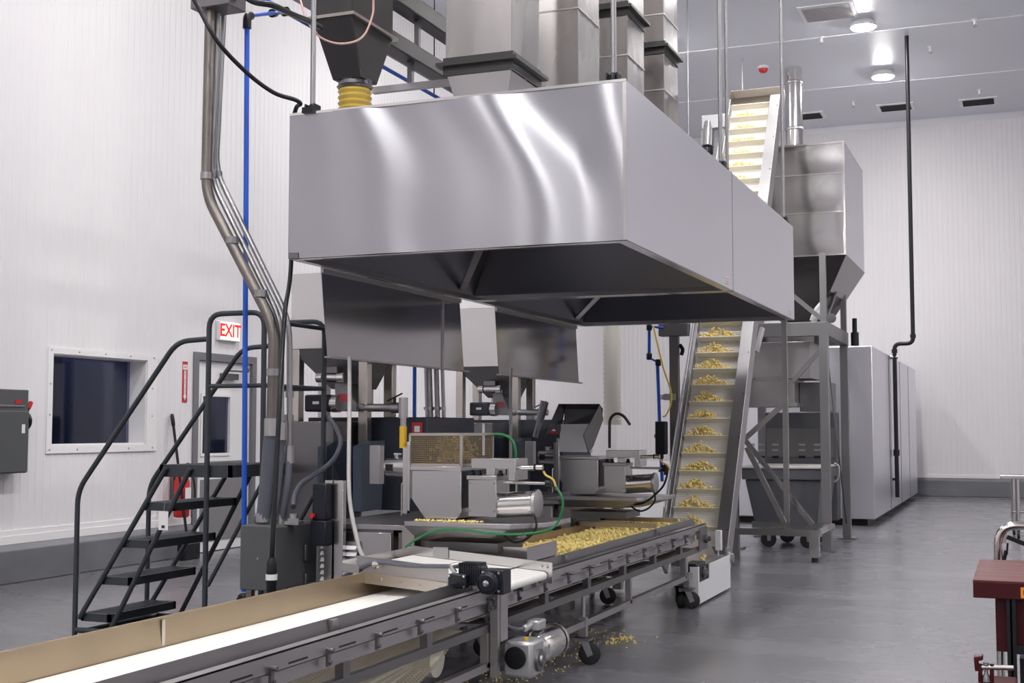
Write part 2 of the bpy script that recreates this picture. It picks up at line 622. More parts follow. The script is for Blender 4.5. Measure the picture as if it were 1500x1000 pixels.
struct(MB().box(XL - 1.3, XL - 1.2, y0 - .6, y1 + .8, 0, 3).box(XL - 1.3, XL - .13, y0 - .7, y0 - .6, 0, 3).box(XL - 1.3, XL - .13, y1 + .8, y1 + .9, 0, 3)
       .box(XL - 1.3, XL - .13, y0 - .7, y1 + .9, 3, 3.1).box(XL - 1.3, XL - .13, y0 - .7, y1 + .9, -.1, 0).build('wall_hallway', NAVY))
# door 2 in the back wall
d = MB()
for (a, b, c, e) in ((D2[0] - .08, D2[0], 0, D2[3] + .08), (D2[1], D2[1] + .08, 0, D2[3] + .08), (D2[0], D2[1], D2[3], D2[3] + .08)):
    d.box(a, b, YB - .03, YB + .1, c, e)
d2 = struct(d.build('door_2', TRIMM, origin=((D2[0] + D2[1]) / 2, YB, 0)))
lf2 = MB().box(D2[0] + .004, D2[1] - .004, YB + .01, YB + .06, .01, D2[3] - .004).build('door_leaf', DOORW, d2)
MB().tube([(D2[1] - .1, YB + .01, 1.0), (D2[1] - .1, YB - .05, 1.0), (D2[1] - .22, YB - .05, 1.0)], .011, 8, .02).build('door_handle', STEELM, lf2)

# ------------------------------------------------------------------ ceiling fixtures
def high_bay(x, y, label, group='round ceiling lamps'):
    t = thing('ceiling_lamp', label, 'ceiling lamp', (x, y, ZC), group)
    MB().lathe((x, y, ZC - .001), (0, 0, -1), [(0, .17), (.03, .19), (.085, .21), (.10, .205)], 28).build('lamp_housing', WHITEP, t)
    MB().lathe((x, y, ZC - .101), (0, 0, -1), [(0, .185), (.012, .18), (.03, .12), (.038, .03)], 28).build('lens', LIGHTG, t)
    return t


L0 = high_bay(-2.2, 20.74, 'larger near ceiling lamp glowing just below the square grille vent')
dup(L0, (0, 3.13, 0), 'smaller far ceiling lamp glowing above the back wall vents')
others = 'round glowing lamp outside this view, from ceiling rows and added fill'
for y in (17.6, 14.5, 11.4, 8.2, 5.1, 2.0, -1.2, -7.5, -13.7): dup(L0, (0, y - 20.74, 0), others)
for y in (20.7, 14.5, 8.2, 2.0, -4.3, -10.6): dup(L0, (-5.6 + 2.2, y - 20.74, 0), others)
for y in (-1.2, -7.5, -13.7): dup(L0, (2.4 + 2.2, y - 20.74, 0), others)
for y in (18.0, 12.5, 9.5, 6.5): dup(L0, (4.4 + 2.2, y - 20.74, 0), others)  # added unseen lamps, brightening incline and under-hood area from the right

t = thing('ceiling_grille', 'grey square return air grille in ceiling beside the nearer lamp', 'vent', (-2.66, 20.05, ZC - .001))
MB().box(-2.66 - .42, -2.66 + .42, 19.65, 20.45, ZC - .02, ZC - .001).build('grille_frame', WHITEP, t)
m = MB()
for i in range(15): m.box(-2.66 - .36, -2.66 + .36, 19.72 + i * .046, 19.745 + i * .046, ZC - .034, ZC - .02)
m.build('slats', STEELM, t)


def diffuser(px, py, label):
    p = at(px, py, Z=ZC)
    t = thing('ceiling_diffuser', label, 'vent', (p.x, p.y, ZC), 'slot diffusers by the back wall')
    m = MB()
    for (a, b, c, d) in ((-.36, .36, -.30, -.24), (-.36, .36, .24, .30), (-.36, -.30, -.24, .24), (.30, .36, -.24, .24)):
        m.box(p.x + a, p.x + b, p.y + c, p.y + d, ZC - .025, ZC - .001)
    m.build('diffuser_frame', TRIMM, t)
    m = MB()
    for i in range(4):
        q = p.y - .2 + i * .12
        m.prism([(p.x - .29, q, ZC - .05), (p.x - .29, q + .07, ZC - .006), (p.x - .29, q + .08, ZC - .006), (p.x - .29, q + .01, ZC - .05)], (.58, 0, 0))
    m.build('vane', STEELD, t)


diffuser(1433, 148, 'right ceiling vent with dark vanes near the back wall')
diffuser(1312, 156, 'ceiling vent partly behind the black pipe near back wall')
diffuser(1182, 169, 'ceiling vent beside the top of the round silver duct')
for (px, py, lb) in ((1203, 54, 'sprinkler head hanging from ceiling below the square grille'), (1428, 28, 'sprinkler head at far upper right of ceiling'),
                     (1435, 131, 'sprinkler head just above the right ceiling vent'), (1363, 68, 'small sprinkler head right of the black pipe top'),
                     (1250, 148, 'sprinkler head between round duct and black pipe')):
    p = at(px, py, Z=ZC)
    t = thing('sprinkler_head', lb, 'sprinkler', (p.x, p.y, ZC), 'ceiling sprinkler heads')
    MB().lathe((p.x, p.y, ZC - .001), (0, 0, -1), [(0, .05), (.012, .045), (.02, .02), (.06, .018), (.07, .03), (.09, .03)], 14).build('sprinkler_body', WHITEP, t)
    MB().lathe((p.x, p.y, ZC - .095), (0, 0, -1), [(0, .006), (.02, .006), (.022, .035), (.026, .035)], 14).build('deflector', STEELM, t)
p = at(1118, 97, Z=ZC)
t = thing('fire_alarm', 'red and white fire alarm sounder on ceiling by conveyor top', 'alarm', (p.x, p.y, ZC))
MB().lathe((p.x, p.y, ZC - .001), (0, 0, -1), [(0, .10), (.03, .10), (.045, .085)], 20).build('alarm_base', WHITEP, t)
MB().lathe((p.x, p.y, ZC - .047), (0, 0, -1), [(0, .085), (.05, .075), (.075, .04)], 20).build('alarm_lens', REDP, t)

# ------------------------------------------------------------------ things on the left wall
p0, p1 = at(318, 472, X=XL), at(344, 500, X=XL)
t = thing('exit_sign', 'lit exit sign with red letters above the white door', 'exit sign', (XL, (p0.y + p1.y) / 2, p1.z))
MB().box(XL + .002, XL + .05, p0.y - .02, p1.y + .03, p1.z - .01, p0.z + .02).build('sign_case', WHITEP, t, bevel=.006)
MB().box(XL + .05, XL + .054, p0.y, p1.y + .02, p1.z + .005, p0.z + .01).build('sign_face', EXITM, t)
text_part('EXIT', .205, (XL + .056, (p0.y + p1.y) / 2 + .01, (p0.z + p1.z) / 2 + .007), (PI / 2, 0, PI / 2), EXITR, t, 'exit_lettering', bold=.005)
p0, p1 = at(266, 529, X=XL), at(274, 589, X=XL)
yc = (p0.y + p1.y) / 2
t = thing('wall_sign', 'tall narrow red fire extinguisher sign left of the door', 'sign', (XL, yc, p1.z))
MB().box(XL + .005, XL + .009, yc - .045, yc + .045, p1.z, p0.z).build('sign_plate', REDP, t)
zm = (p0.z + p1.z) / 2
m = MB()
X_ = XL + .0092
m.prism([(X_, yc - .03, p1.z + .07), (X_, yc, p1.z + .02), (X_, yc + .03, p1.z + .07)], (.001, 0, 0))
m.prism([(X_, yc - .017, p1.z + .07), (X_, yc + .017, p1.z + .07), (X_, yc + .017, p0.z - .10), (X_, yc - .017, p0.z - .10)], (.001, 0, 0))
m.prism([(X_, yc - .04, p0.z - .09), (X_, yc + .04, p0.z - .09), (X_, yc + .04, p0.z - .035), (X_, yc - .04, p0.z - .035)], (.001, 0, 0))
m.build('white_arrow', PAPER, t)
text_part('FIRE', .032, (XL + .0108, yc, p0.z - .063), (PI / 2, 0, PI / 2), REDP, t, 'sign_lettering', .0004)
for i, ch in enumerate('EXTINGUISHER'):
    text_part(ch, .022, (XL + .0108, yc, p0.z - .115 - i * .0215), (PI / 2, 0, PI / 2), INK, t, 'sign_lettering', .0004)
# fire extinguisher under its sign
ye = at(274, 720, X=XL + .2).y
t = thing('fire_extinguisher', 'red fire extinguisher hanging on wall behind the ladder steps', 'extinguisher', (XL + .13, ye, .44))
MB().lathe((XL + .13, ye, .44), (0, 0, 1), [(0, .07), (.02, .085), (.38, .085), (.44, .06), (.47, .03), (.50, .028)], 24).build('cylinder', REDP, t)
MB().box(XL + .2135, XL + .217, ye - .05, ye + .05, .60, .76).build('instruction_label', PAPER, t)
MB().box(XL + .09, XL + .17, ye - .02, ye + .02, .94, .97).beam((XL + .13, ye, .98), (XL + .23, ye - .03, 1.02), .02, .02).build('valve', BLACK, t)
MB().tube(catm([(XL + .15, ye, .96), (XL + .22, ye + .06, .9), (XL + .23, ye + .1, .7), (XL + .22, ye + .08, .52)]), .012, 8).build('hose', BLACKR, t)
MB().box(XL + .004, XL + .05, ye - .04, ye + .04, .55, .9).build('bracket', STEELD, t)
# broom leaning on the wall
pa, pb = at(252, 606, X=XL + .03), at(275, 795, X=XL + .28)
t = thing('broom', 'black long handled floor scraper leaning on wall beside the door', 'broom', (pb.x, pb.y, 0))
MB().cyl(pa, pb, .015, 10).lathe(pa, pb - pa, [(0, .012), (.02, .021), (.12, .021), (.14, .015)], 12).build('handle', BLACK, t)
MB().box(pb.x - .05, pb.x + .05, pb.y - .12, pb.y + .16, .0, pb.z).build('scraper_head', BLACK, t, bevel=.01)
# disconnect switch at the left border
YE, ZE0, ZE1 = 9.236, .995, 1.75
t = thing('disconnect_switch', 'dark grey electrical disconnect box with red lever on wall', 'switch box', (XL, 8.95, ZE0))
MB().box(XL + .005, XL + .17, 8.70, YE, ZE0, ZE1).build('enclosure', GREYBOX, t, bevel=.008)
MB().box(XL + .17, XL + .19, 8.70, YE - .012, ZE0 + .01, ZE0 + .56).build('front_door', GREYBOX, t, bevel=.006)
MB().box(XL + .171, XL + .178, 8.75, YE - .05, ZE0 + .60, ZE0 + .615).build('trim_strip', STEELM, t)
MB().lathe((XL + .10, YE, ZE0 + .47), (0, 1, 0), [(0, .09), (.03, .09), (.035, .05)], 24).build('switch_hub', BLACK, t)
lv = MB().beam((XL + .10, YE + .03, ZE0 + .50), (XL + .10, YE + .075, ZE0 + .585), .02, .02).build('switch_lever', BLACK, t)
MB().beam((XL + .10, YE + .075, ZE0 + .585), (XL + .10, YE + .11, ZE0 + .65), .032, .032).build('lever_grip', REDP, t, bevel=.006)
MB().box(XL + .1905, XL + .192, YE - .10, YE - .06, ZE0 + .36, ZE0 + .44).build('paper_label', PAPER, t)
MB().box(XL + .171, XL + .176, YE - .17, YE - .10, ZE0 + .625, ZE0 + .66).build('warning_label', REDP, t)

# ================================================================== LADDER
YN, YFAR = 6.60, 7.28
def lad(px, py): return at(px, py, Y=YN)
X1 = -5.56
RISE, RUN = .235, .155
t = thing('rolling_ladder', 'dark grey rolling step ladder with handrails left of the machines', 'ladder', (-5.1, 6.95, 0))
m = MB()
for i in range(4):
    x, z = X1 + i * RUN, RISE * (i + 1)
    tr = MB()
    tr.box(x, x + .02, YN, YFAR, z - .05, z).box(x + .20, x + .22, YN, YFAR, z - .05, z).box(x, x + .22, YN, YN + .02, z - .05, z).box(x, x + .22, YFAR - .02, YFAR, z - .05, z)
    for k in range(9): tr.box(x + .03 + k * .018, x + .038 + k * .018, YN + .02, YFAR - .02, z - .02, z)
    for k in range(13): tr.box(x + .02, x + .2, YN + .05 + k * .045, YN + .062 + k * .045, z - .016, z - .002)
    tr.build('step_tread', LADDER, t)
XP0, XP1, ZP = X1 + 4 * RUN - .04, -4.46, RISE * 5
tr = MB()
tr.box(XP0, XP0 + .025, YN, YFAR, ZP - .075, ZP).box(XP1 - .02, XP1, YN, YFAR, ZP - .075, ZP).box(XP0, XP1, YN, YN + .02, ZP - .075, ZP).box(XP0, XP1, YFAR - .02, YFAR, ZP - .075, ZP)
for k in range(18): tr.box(XP0 + .03 + k * .024, XP0 + .04 + k * .024, YN + .02, YFAR - .02, ZP - .02, ZP)
for k in range(13): tr.box(XP0 + .02, XP1 - .02, YN + .05 + k * .045, YN + .062 + k * .045, ZP - .016, ZP - .002)
tr.build('platform', LADDER, t)
for yy in (YN - .016, YFAR + .016):
    for dx in (.02, .20):
        MB().cyl((X1 + dx - .02, yy, RISE - .2 if dx > .1 else RISE - .03), (X1 + dx + 4 * RUN, yy, ZP - .02), .016, 12).build('stringer', LADDER, t)
zt = lad(270, 500).z
for (yy, dx) in ((YN - .018, 0), (YFAR + .018, 0)):
    q0 = lad(112, 930)
    xb = q0.x
    zb = lad(118, 718).z
    xe = lad(262, 500).x
    xx = lad(307, 494).x
    MB().tube([(xb, yy, .06), (xb, yy, zb), (xe, yy, zt), (xx, yy, zt + .01)], .0165, 12, .09).build('handrail', LADDER, t)
xa, xb2 = lad(307, 600).x, lad(388, 600).x
zg = lad(345, 459).z
zmid = lad(345, 565).z
for yy in (YN - .018, YFAR + .018):
    MB().tube([(xa, yy, .05), (xa, yy, zg), (xb2, yy, zg), (xb2, yy, .05)], .0165, 12, .09).build('guard_rail', LADDER, t)
    MB().cyl((xa, yy, zmid), (xb2, yy, zmid), .014, 10).build('mid_rail', LADDER, t)
    MB().cyl((xb2, yy, ZP - .1), (xa + .02, yy, .45), .013, 10).build('brace', LADDER, t)
MB().cyl((xb2, YN - .018, zmid), (xb2, YFAR + .018, zmid), .014, 10).cyl((xb2, YN - .018, zg - .05), (xb2, YFAR + .018, zg - .05), .014, 10).build('back_rail', LADDER, t)
m = MB()
for yy in (YN - .018, YFAR + .018):
    m.cyl((X1 - .02, yy, .13), (xb2 + .1, yy, .13), .018, 10)
for xx in (X1 + .05, X1 + .45, xb2 + .1): m.cyl((xx, YN - .018, .13), (xx, YFAR + .018, .13), .016, 10)
for k in range(3): m.beam((X1 + .06, YN + .1 + k * .2, .10), (X1 + .42, YN + .16 + k * .2, .16), .03, .05)
m.build('base_frame', LADDER, t)
for (xx, yy) in ((X1 + .12, YN - .018), (X1 + .12, YFAR + .018), (xb2 + .08, YN - .018), (xb2 + .08, YFAR + .018)):
    MB().lathe((xx, yy - .015, .05), (0, 1, 0), [(0, .046), (.004, .05), (.026, .05), (.03, .046)], 18).build('caster_wheel', BLACKR, t)
pt = at(238, 762, Y=YN - .05)
tg = MB().box(pt.x - .035, pt.x + .035, YN - .042, YN - .040, pt.z - .06, pt.z + .055).build('inspection_tag', PAPER, t)
MB().box(pt.x - .012, pt.x + .012, YN - .0435, YN - .0421, pt.z - .048, pt.z - .03).build('printed_mark', INK, tg)
MB().cyl((pt.x, YN - .04, pt.z + .05), (pt.x + .01, YN - .02, pt.z + .22), .0015, 6).build('tag_wire', STEELM, tg)

# ================================================================== EXHAUST HOODS
HX0, HX1, HZ0, HZ1 = -4.06, -1.95, 2.412, 3.282
def hood(y0, y1, label, warped):
    t = thing('exhaust_hood', label, 'exhaust hood', ((HX0 + HX1) / 2, (y0 + y1) / 2, HZ0), 'canopy hoods over the poppers')
    # front panel: thin sheet with the slight oil-canning of real sheet metal
    m = MB()
    nx, nz = 90, 36
    vs, fs = [], []
    for j in range(nz + 1):
        for i in range(nx + 1):
            u, w_ = i / nx, j / nz
            x, z = HX0 + (HX1 - HX0) * u, HZ0 + (HZ1 - HZ0) * w_
            e = min(1, 9 * u * (1 - u))
            s = u + .15 * w_ + .035 * math.sin(2 * PI * (w_ * .8 + .6 * u))
            dy = (.0075 * math.sin(2 * PI * 2.3 * s + .1) + .0040 * (1 - u) * math.sin(2 * PI * 4.5 * s + 1.6)) * e
            vs.append((x, y0 + dy if warped else y0, z))
    for j in range(nz):
        for i in range(nx):
            a = j * (nx + 1) + i
            fs.append((a, a + 1, a + nx + 2, a + nx + 1))
    m.add(vs, fs)
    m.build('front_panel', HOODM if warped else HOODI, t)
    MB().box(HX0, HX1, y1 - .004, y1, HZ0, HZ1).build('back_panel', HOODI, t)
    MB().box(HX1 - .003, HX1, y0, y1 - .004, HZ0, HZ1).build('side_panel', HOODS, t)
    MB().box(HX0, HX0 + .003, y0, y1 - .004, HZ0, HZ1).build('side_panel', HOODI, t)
    # roof and sloping inner liner, seen from below
    MB().box(HX0, HX1, y0, y1, HZ1, HZ1 + .004).build('roof', HOODS, t)
    ins = MB()
    xm = (HX0 + HX1) / 2
    zi = HZ1 - .18
    A = [(HX0 + .06, y0 + .06, HZ0 + .03), (HX1 - .06, y0 + .06, HZ0 + .03), (HX1 - .06, y1 - .06, HZ0 + .03), (HX0 + .06, y1 - .06, HZ0 + .03)]
    B = [(HX0 + .5, y0 + .45, zi), (HX1 - .5, y0 + .45, zi), (HX1 - .5, y1 - .45, zi), (HX0 + .5, y1 - .45, zi)]
    ins.loft(A, B, False, True)
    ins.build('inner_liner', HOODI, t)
    rim = MB()
    for (a, b, c, d) in ((HX0 + .005, HX1 - .005, y0 + .018, y0 + .06), (HX0 + .005, HX1 - .005, y1 - .06, y1 - .006), (HX0 + .005, HX0 + .06, y0 + .06, y1 - .06), (HX1 - .06, HX1 - .005, y0 + .06, y1 - .06)):
        rim.box(a, b, c, d, HZ0 - .006, HZ0 + .034)
    rim.build('grease_gutter', STEEL, t)
    fr = MB()
    fr.beam((HX0 + .06, y1 - .3, HZ0 + .05), (HX1 - .9, y0 + .35, HZ0 + .28), .05, .02)
    fr.build('inner_brace', STEELM, t)
    edge = MB().box(HX1 - .02, HX1 + .001, y0 - .0015, y0, HZ0, HZ1).box(HX0, HX1, y0 - .004, y0 + .01, HZ1 - .004, HZ1 + .012)
    edge.build('corner_edge', CHROME, t)
    return t


HYF, HYS, HYB = 6.575, 9.305, 12.04
h1 = hood(HYF, HYS - .004, 'near stainless exhaust hood with bright streaks on its front face', True)
h2 = hood(HYS + .004, HYB, 'far stainless exhaust hood behind the seam in front of conveyor', False)
for (hh, px, py) in ((h1, 1065, 412), (h2, 1157, 459)):
    q = at(px, py, X=HX1)
    lb = MB().box(HX1 + .0005, HX1 + .0015, q.y - .05, q.y + .05, q.z - .03, q.z + .035).build('warning_label', PAPER, hh)
    m = MB()
    for dz in (-.018, 0, .018): m.box(HX1 + .0016, HX1 + .002, q.y - .04, q.y + .04, q.z + dz - .003, q.z + dz + .004)
    m.build('printed_lines', REDL, lb)
# a small corner bracket bottom left on the front
MB().box(HX0 + .01, HX0 + .07, HYF - .006, HYF - .001, HZ0 + .0, HZ0 + .035).build('corner_bracket', STEELD, h1)


def hanger(x, y, label, dbl=False):
    t = thing('hanger_rod', label, 'hanger rod', (x, y, HZ1), 'hood hanger rods')
    m = MB().cyl((x, y, HZ1 + .06), (x, y, ZC), .016, 12)
    if dbl: m.cyl((x + .035, y + .06, HZ1 + .02), (x + .035, y + .06, ZC), .012, 10)
    m.build('rod', GALV, t)
    m = MB().box(x - .05, x + .05, y - .05, y + .05, HZ1 + .005, HZ1 + .03)
    m.box(x - .035, x - .025, y - .04, y + .04, HZ1 + .03, HZ1 + .075).box(x + .025, x + .035, y - .04, y + .04, HZ1 + .03, HZ1 + .075)
    m.lathe((x, y, HZ1 + .03), (0, 0, 1), [(0, .024), (.04, .024), (.05, .017)], 6)
    m.build('rod_bracket', BLACK, t, bevel=.004)
    return t


hanger(HX0 + .11, HYF + .08, 'thin silver hanger rod at front left corner of hood')
hanger(HX1 - .10, HYF + .10, 'pale hanger rod at front right hood corner before the ducts')
hanger(HX1 - .06, HYS - .1, 'hanger rod left of the inclined conveyor top at hood seam', True)
hanger(HX1 - .06, HYB - .16, 'hanger rod at rear right hood corner before the square bin')


def lean_panel(y0, y1, label):
    t = thing('splash_panel', label, 'panel', (HX0 - .03, (y0 + y1) / 2, 1.82), 'stainless splash panels')
    dz, sh = .565, .09
    m = MB()
    a, b = V((HX0 + .01, y0, HZ0 - .008)), V((HX0 + .01, y1, HZ0 - .008))
    c, d = V((HX0 + .01, y1 + sh, HZ0 - dz)), V((HX0 + .01, y0 + sh, HZ0 - dz))
    m.quadsheet(a, b, c, d, -.004)
    m.build('sheet', MIRS, t)
    m = MB().beam(a + V((.012, 0, -.018)), b + V((.012, 0, -.018)), .02, .03)
    m.build('top_rail', STEELM, t)
    m = MB().beam(d + V((.0, 0, 0)), c + V((0, .08, 0)), .035, .012)
    m.build('bottom_lip', STEELM, t)
    return t


lean_panel(6.94, 9.06, 'near stainless splash panel hanging under the hood edge')
lean_panel(9.785, 11.86, 'far stainless splash panel hanging under the hood edge')

# ------------------------------------------------------------------ exhaust ducts above the hoods
def duct(y0, label, flange, trans, w=.475, dp=.51):
    x0 = -3.50
    x1, y1 = x0 + w, y0 + dp
    t = thing('exhaust_duct', label, 'duct', ((x0 + x1) / 2, (y0 + y1) / 2, HZ1), 'square exhaust ducts')
    zb = flange if trans else HZ1 + .006
    if trans:
        g = .05
        A = [(x0 + .12, y0 + .12, HZ1 + .006), (x1 - .12, y0 + .12, HZ1 + .006), (x1 - .12, y1 - .12, HZ1 + .006), (x0 + .12, y1 - .12, HZ1 + .006)]
        B = [(x0 + .01, y0 + .01, zb - .07), (x1 - .01, y0 + .01, zb - .07), (x1 - .01, y1 - .01, zb - .07), (x0 + .01, y1 - .01, zb - .07)]
        MB().loft(A, B).build('transition', STEEL, t)
    MB().box(x0, x1, y0, y1, zb, ZC - .001).build('duct_shaft', DUCTM, t, bevel=.004)
    m = MB()
    zz = zb + .55
    while zz < ZC - .2:
        m.box(x0 - .006, x1 + .006, y0 - .006, y1 + .006, zz - .006, zz + .006)
        zz += .72
    m.build('seam_ring', STEELM, t)
    if flange:
        m = MB()
        z = flange
        for (a, b, c, d) in ((x0 - .05, x1 + .05, y0 - .05, y0), (x0 - .05, x1 + .05, y1, y1 + .05), (x0 - .05, x0, y0, y1), (x1, x1 + .05, y0, y1)):
            m.box(a, b, c, d, z - .012, z + .012)
        for (a, b, c, d) in ((x0 - .012, x1 + .012, y0 - .012, y0), (x0 - .012, x1 + .012, y1, y1 + .012), (x0 - .012, x0, y0, y1), (x1, x1 + .012, y0, y1)):
            m.box(a, b, c, d, z - .07, z + .05)
        m.build('bolted_flange', FLGM, t)
    return t


duct(7.60, 'nearest square exhaust duct with dark flange above the hood', 3.80, True)
duct(8.95, 'second exhaust duct rising plain from the hood roof', None, False)
duct(10.25, 'third exhaust duct with dark flange behind the pale hanger rod', 4.97, False)
duct(11.45, 'farthest exhaust duct, rightmost with its flange lower in view', 4.97, False)

# ================================================================== LONG CONVEYOR
CXR, CXL, GYE, CY0 = -2.43, -3.16, 10.42, 1.2
t = thing('belt_conveyor', 'long low stainless belt conveyor with white belt along the floor', 'conveyor', (-2.8, 6, 0))
CONV = t
for x0 in (CXR, CXL):
    s = 1 if x0 == CXR else -1
    m = MB()
    m.box(x0 - .006 * s, x0, CY0, GYE, .555, .622)
    m.box(x0 - .04 * s, x0, CY0, GYE, .616, .624).box(x0 - .04 * s, x0, CY0, GYE, .553, .558)
    m.box(x0 - .03 * s, x0 - .022 * s, CY0, GYE - .3, .50, .553)
    m.build('side_rail', STEELM, t)
    m = MB().box(x0 - .045 * s, x0 - .01 * s, CY0, GYE - .12, .405, .445)
    m.build('lower_rail', STEELD, t)
for i in range(26):
    y = CY0 + .25 + i * .36
    if y > GYE - .4: break
    MB().box(CXR + .0005, CXR + .0015, y, y + .13, .568, .575).build('rail_slot', BLACK, t)
# short posts between rail and lower rail + bolts
yp = CY0 + .2
k = 0
while yp < GYE - .2:
    for x0, s in ((CXR, 1), (CXL, -1)):
        MB().box(x0 - .045 * s, x0 - .008 * s, yp, yp + .055, .445, .503).build('spacer_post', STEELD, t)
    yp += .745
for i in range(24):
    y = CY0 + .3 + i * .39
    if y > GYE - .1: break
    MB().box(CXR, CXR + .012, y, y + .018, .515, .58).cyl((CXR, y + .009, .575), (CXR + .03, y + .009, .575), .009, 8).cyl((CXR + .012, y + .009, .53), (CXR + .022, y + .009, .53), .008, 8).build('guide_clamp', STEELD, t)
# belt with fine cross ribs
m = MB().box(-3.085, -2.535, CY0, GYE - .06, .552, .560)
y = CY0
while y < 6.2:
    m.box(-3.08, -2.54, y, y + .004, .560, .5612)
    y += .025
m.build('carrying_belt', WHITEB, t)
MB().box(-3.06, -2.52, 5.75, GYE - .25, .462, .470).build('return_belt', GREYBELT, t)
m = MB()
m.quadsheet((-2.512, CY0, .558), (-2.512, GYE - .01, .558), (-2.535, GYE - .01, .660), (-2.535, CY0, .660), .003)
g = m.build('side_guide', STEELD, t)
for yj in (4.42, 7.15, 9.2): MB().box(-2.528, -2.51, yj, yj + .05, .575, .655).build('splice_plate', STEELM, g)
m = MB()
m.quadsheet((-3.092, CY0, .560), (-3.092, GYE - .01, .560), (-3.100, GYE - .01, .672), (-3.100, CY0, .672), -.003)
m.beam((-3.100, CY0, .674), (-3.100, GYE - .01, .674), .008, .005)
g = m.build('side_guide', TANST, t)
MB().box(-3.0935, -3.0915, 4.13, 4.15, .565, .665).build('splice_plate', STEELW, g)
# catch pans seen between the rails
m = MB()
for i in range(4): m.box(-3.10, -2.50, 5.9 + i * 1.12, 6.9 + i * 1.12, .425, .432)
m.build('slider_bed', STEELM, t)
# end rollers / end plates
MB().cyl((-3.09, GYE - .07, .508), (-2.53, GYE - .07, .508), .046, 18).build('end_roller', STEELM, t)
MB().box(CXR - .002, CXR + .004, GYE - .26, GYE + .02, .42, .60).lathe((CXR + .004, GYE - .05, .50), (1, 0, 0), [(0, .035), (.02, .035), (.025, .02), (.045, .02)], 16).build('end_bearing', STEELD, t)
# legs with floor rail, casters
for y in (1.6, 5.80, 8.25, 9.75):
    for x0, s in ((CXR, 1), (CXL, -1)):
        MB().box(x0 - .045 * s, x0 - .008 * s, y, y + .04, .24 if y > 2 else .1, .405).build('leg', STEELM, t)
for x0, s in ((CXR, 1), (CXL, -1)):
    MB().box(x0 - .045 * s, x0 - .008 * s, 1.6, GYE - .2, .225, .262).build('floor_rail', STEELM, t)
for (y) in (2.2, 7.32, 9.85):
    for x0, s in ((CXR, 1), (CXL, -1)):
        xx = x0 - .025 * s
        MB().cyl((xx, y, .405), (xx, y, .27), .012, 10).box(xx - .022, xx + .022, y - .022, y + .022, .165, .28).build('caster_stem', STEELM, t)
        ax_, tr_ = V((-.34, .94, 0)), V((.94, .34, 0))
        c_w = V((xx, y, .067)) + tr_ * .035
        cst = MB().box(xx - .055, xx + .055, y - .05, y + .05, .152, .160).box(xx - .045, xx + .045, y - .045, y + .045, .142, .152)
        for q in (-.027, .024):
            o_ = V((xx, y, 0)) + ax_ * q
            cst.prism([o_ - tr_ * .02 + V((0, 0, .142)), o_ + tr_ * .028 + V((0, 0, .142)), o_ + tr_ * .055 + V((0, 0, .062)), o_ + tr_ * .022 + V((0, 0, .048))], ax_ * .004)
        cst.cyl(c_w - ax_ * .036, c_w + ax_ * .036, .011, 10)
        cst = cst.build('caster_fork', GALV, t)
        MB().lathe(c_w - ax_ * .019, ax_, [(0, .03), (.001, .058), (.006, .066), (.032, .066), (.037, .058), (.038, .03)], 26).build('caster_wheel', BLACKR, cst)
# sagging perforated belt below, with its take-up
m = MB()
N = 60
A, B = [], []
for i in range(N + 1):
    u = i / N
    y = 1.6 + 4.1 * u
    z = .43 - .10 * abs(math.sin(2 * PI * u)) ** 1.5 - .05 * math.sin(PI * u)
    A.append((-3.10, y, z))
    B.append((-2.52, y, z))
vs = A + B
m.add(vs, [(i, i + 1, N + 2 + i, N + 1 + i) for i in range(N)])
m.build('sagging_belt', PERFB, t, uv=True)
m = MB()
A, B = [], []
for i in range(N + 1):
    u = i / N
    y = 4.3 + 1.45 * u
    z = .33 - .15 * (4 * u * (1 - u)) + .02 * u
    A.append((-3.12, y, z))
    B.append((-2.60, y, z))
m.add(A + B, [(i, i + 1, N + 2 + i, N + 1 + i) for i in range(N)])
m.build('sagging_belt', PERFB, t, uv=True)
m = MB().lathe((-3.12, 5.62, .30), (1, 0, 0), [(0, .085), (.5, .085)], 24)
m.build('return_drum', CREAMB, t)
# drive post and gear motor hanging on the near side
MB().box(CXR - .005, CXR + .035, 5.83, 5.86, .19, .62).box(CXR + .0, CXR + .04, 5.86, 5.95, .36, .60).build('drive_bracket', STEELM, t)
gx, gy, gz = -2.33, 6.02, .275
gm = MB().box(gx - .075, gx + .075, gy - .09, gy + .09, gz - .10, gz + .08).build('gearbox', ALU, t, bevel=.018)
MB().lathe((gx - .01, gy - .09, gz), (0, -1, 0), [(0, .055), (.012, .055), (.014, .048)], 22).build('output_cover', BLACK, gm)
MB().lathe((gx + .075, gy + .0, gz - .02), (1, 0, 0), [(0, .055), (.015, .055), (.018, .03), (.03, .028)], 22).build('hub_flange', STEELD, gm)
MB().cyl((gx + .03, gy - .05, gz + .08), (gx + .03, gy - .05, gz + .095), .012, 10).build('breather_plug', YEL, gm)
dm = MB().lathe((gx, gy + .09, gz + .01), (0, 1, 0), [(0, .062), (.06, .062), (.07, .075), (.10, .083), (.11, .085), (.30, .085)], 28).build('drive_motor', CHROME, t)
MB().lathe((gx, gy + .392, gz + .01), (0, 1, 0), [(0, .08), (.012, .08)], 28).build('shaft_seal', BLACK, dm)
MB().lathe((gx, gy + .405, gz + .01), (0, 1, 0), [(0, .088), (.03, .088), (.045, .075), (.05, .03)], 28).build('end_bell', CHROME, dm)
MB().box(gx - .04, gx + .03, gy + .13, gy + .24, gz + .10, gz + .15).cyl((gx - .02, gy + .05, gz + .12), (gx - .02, gy + .14, gz + .125), .018, 12).build('terminal_box', ALU, dm, bevel=.01)
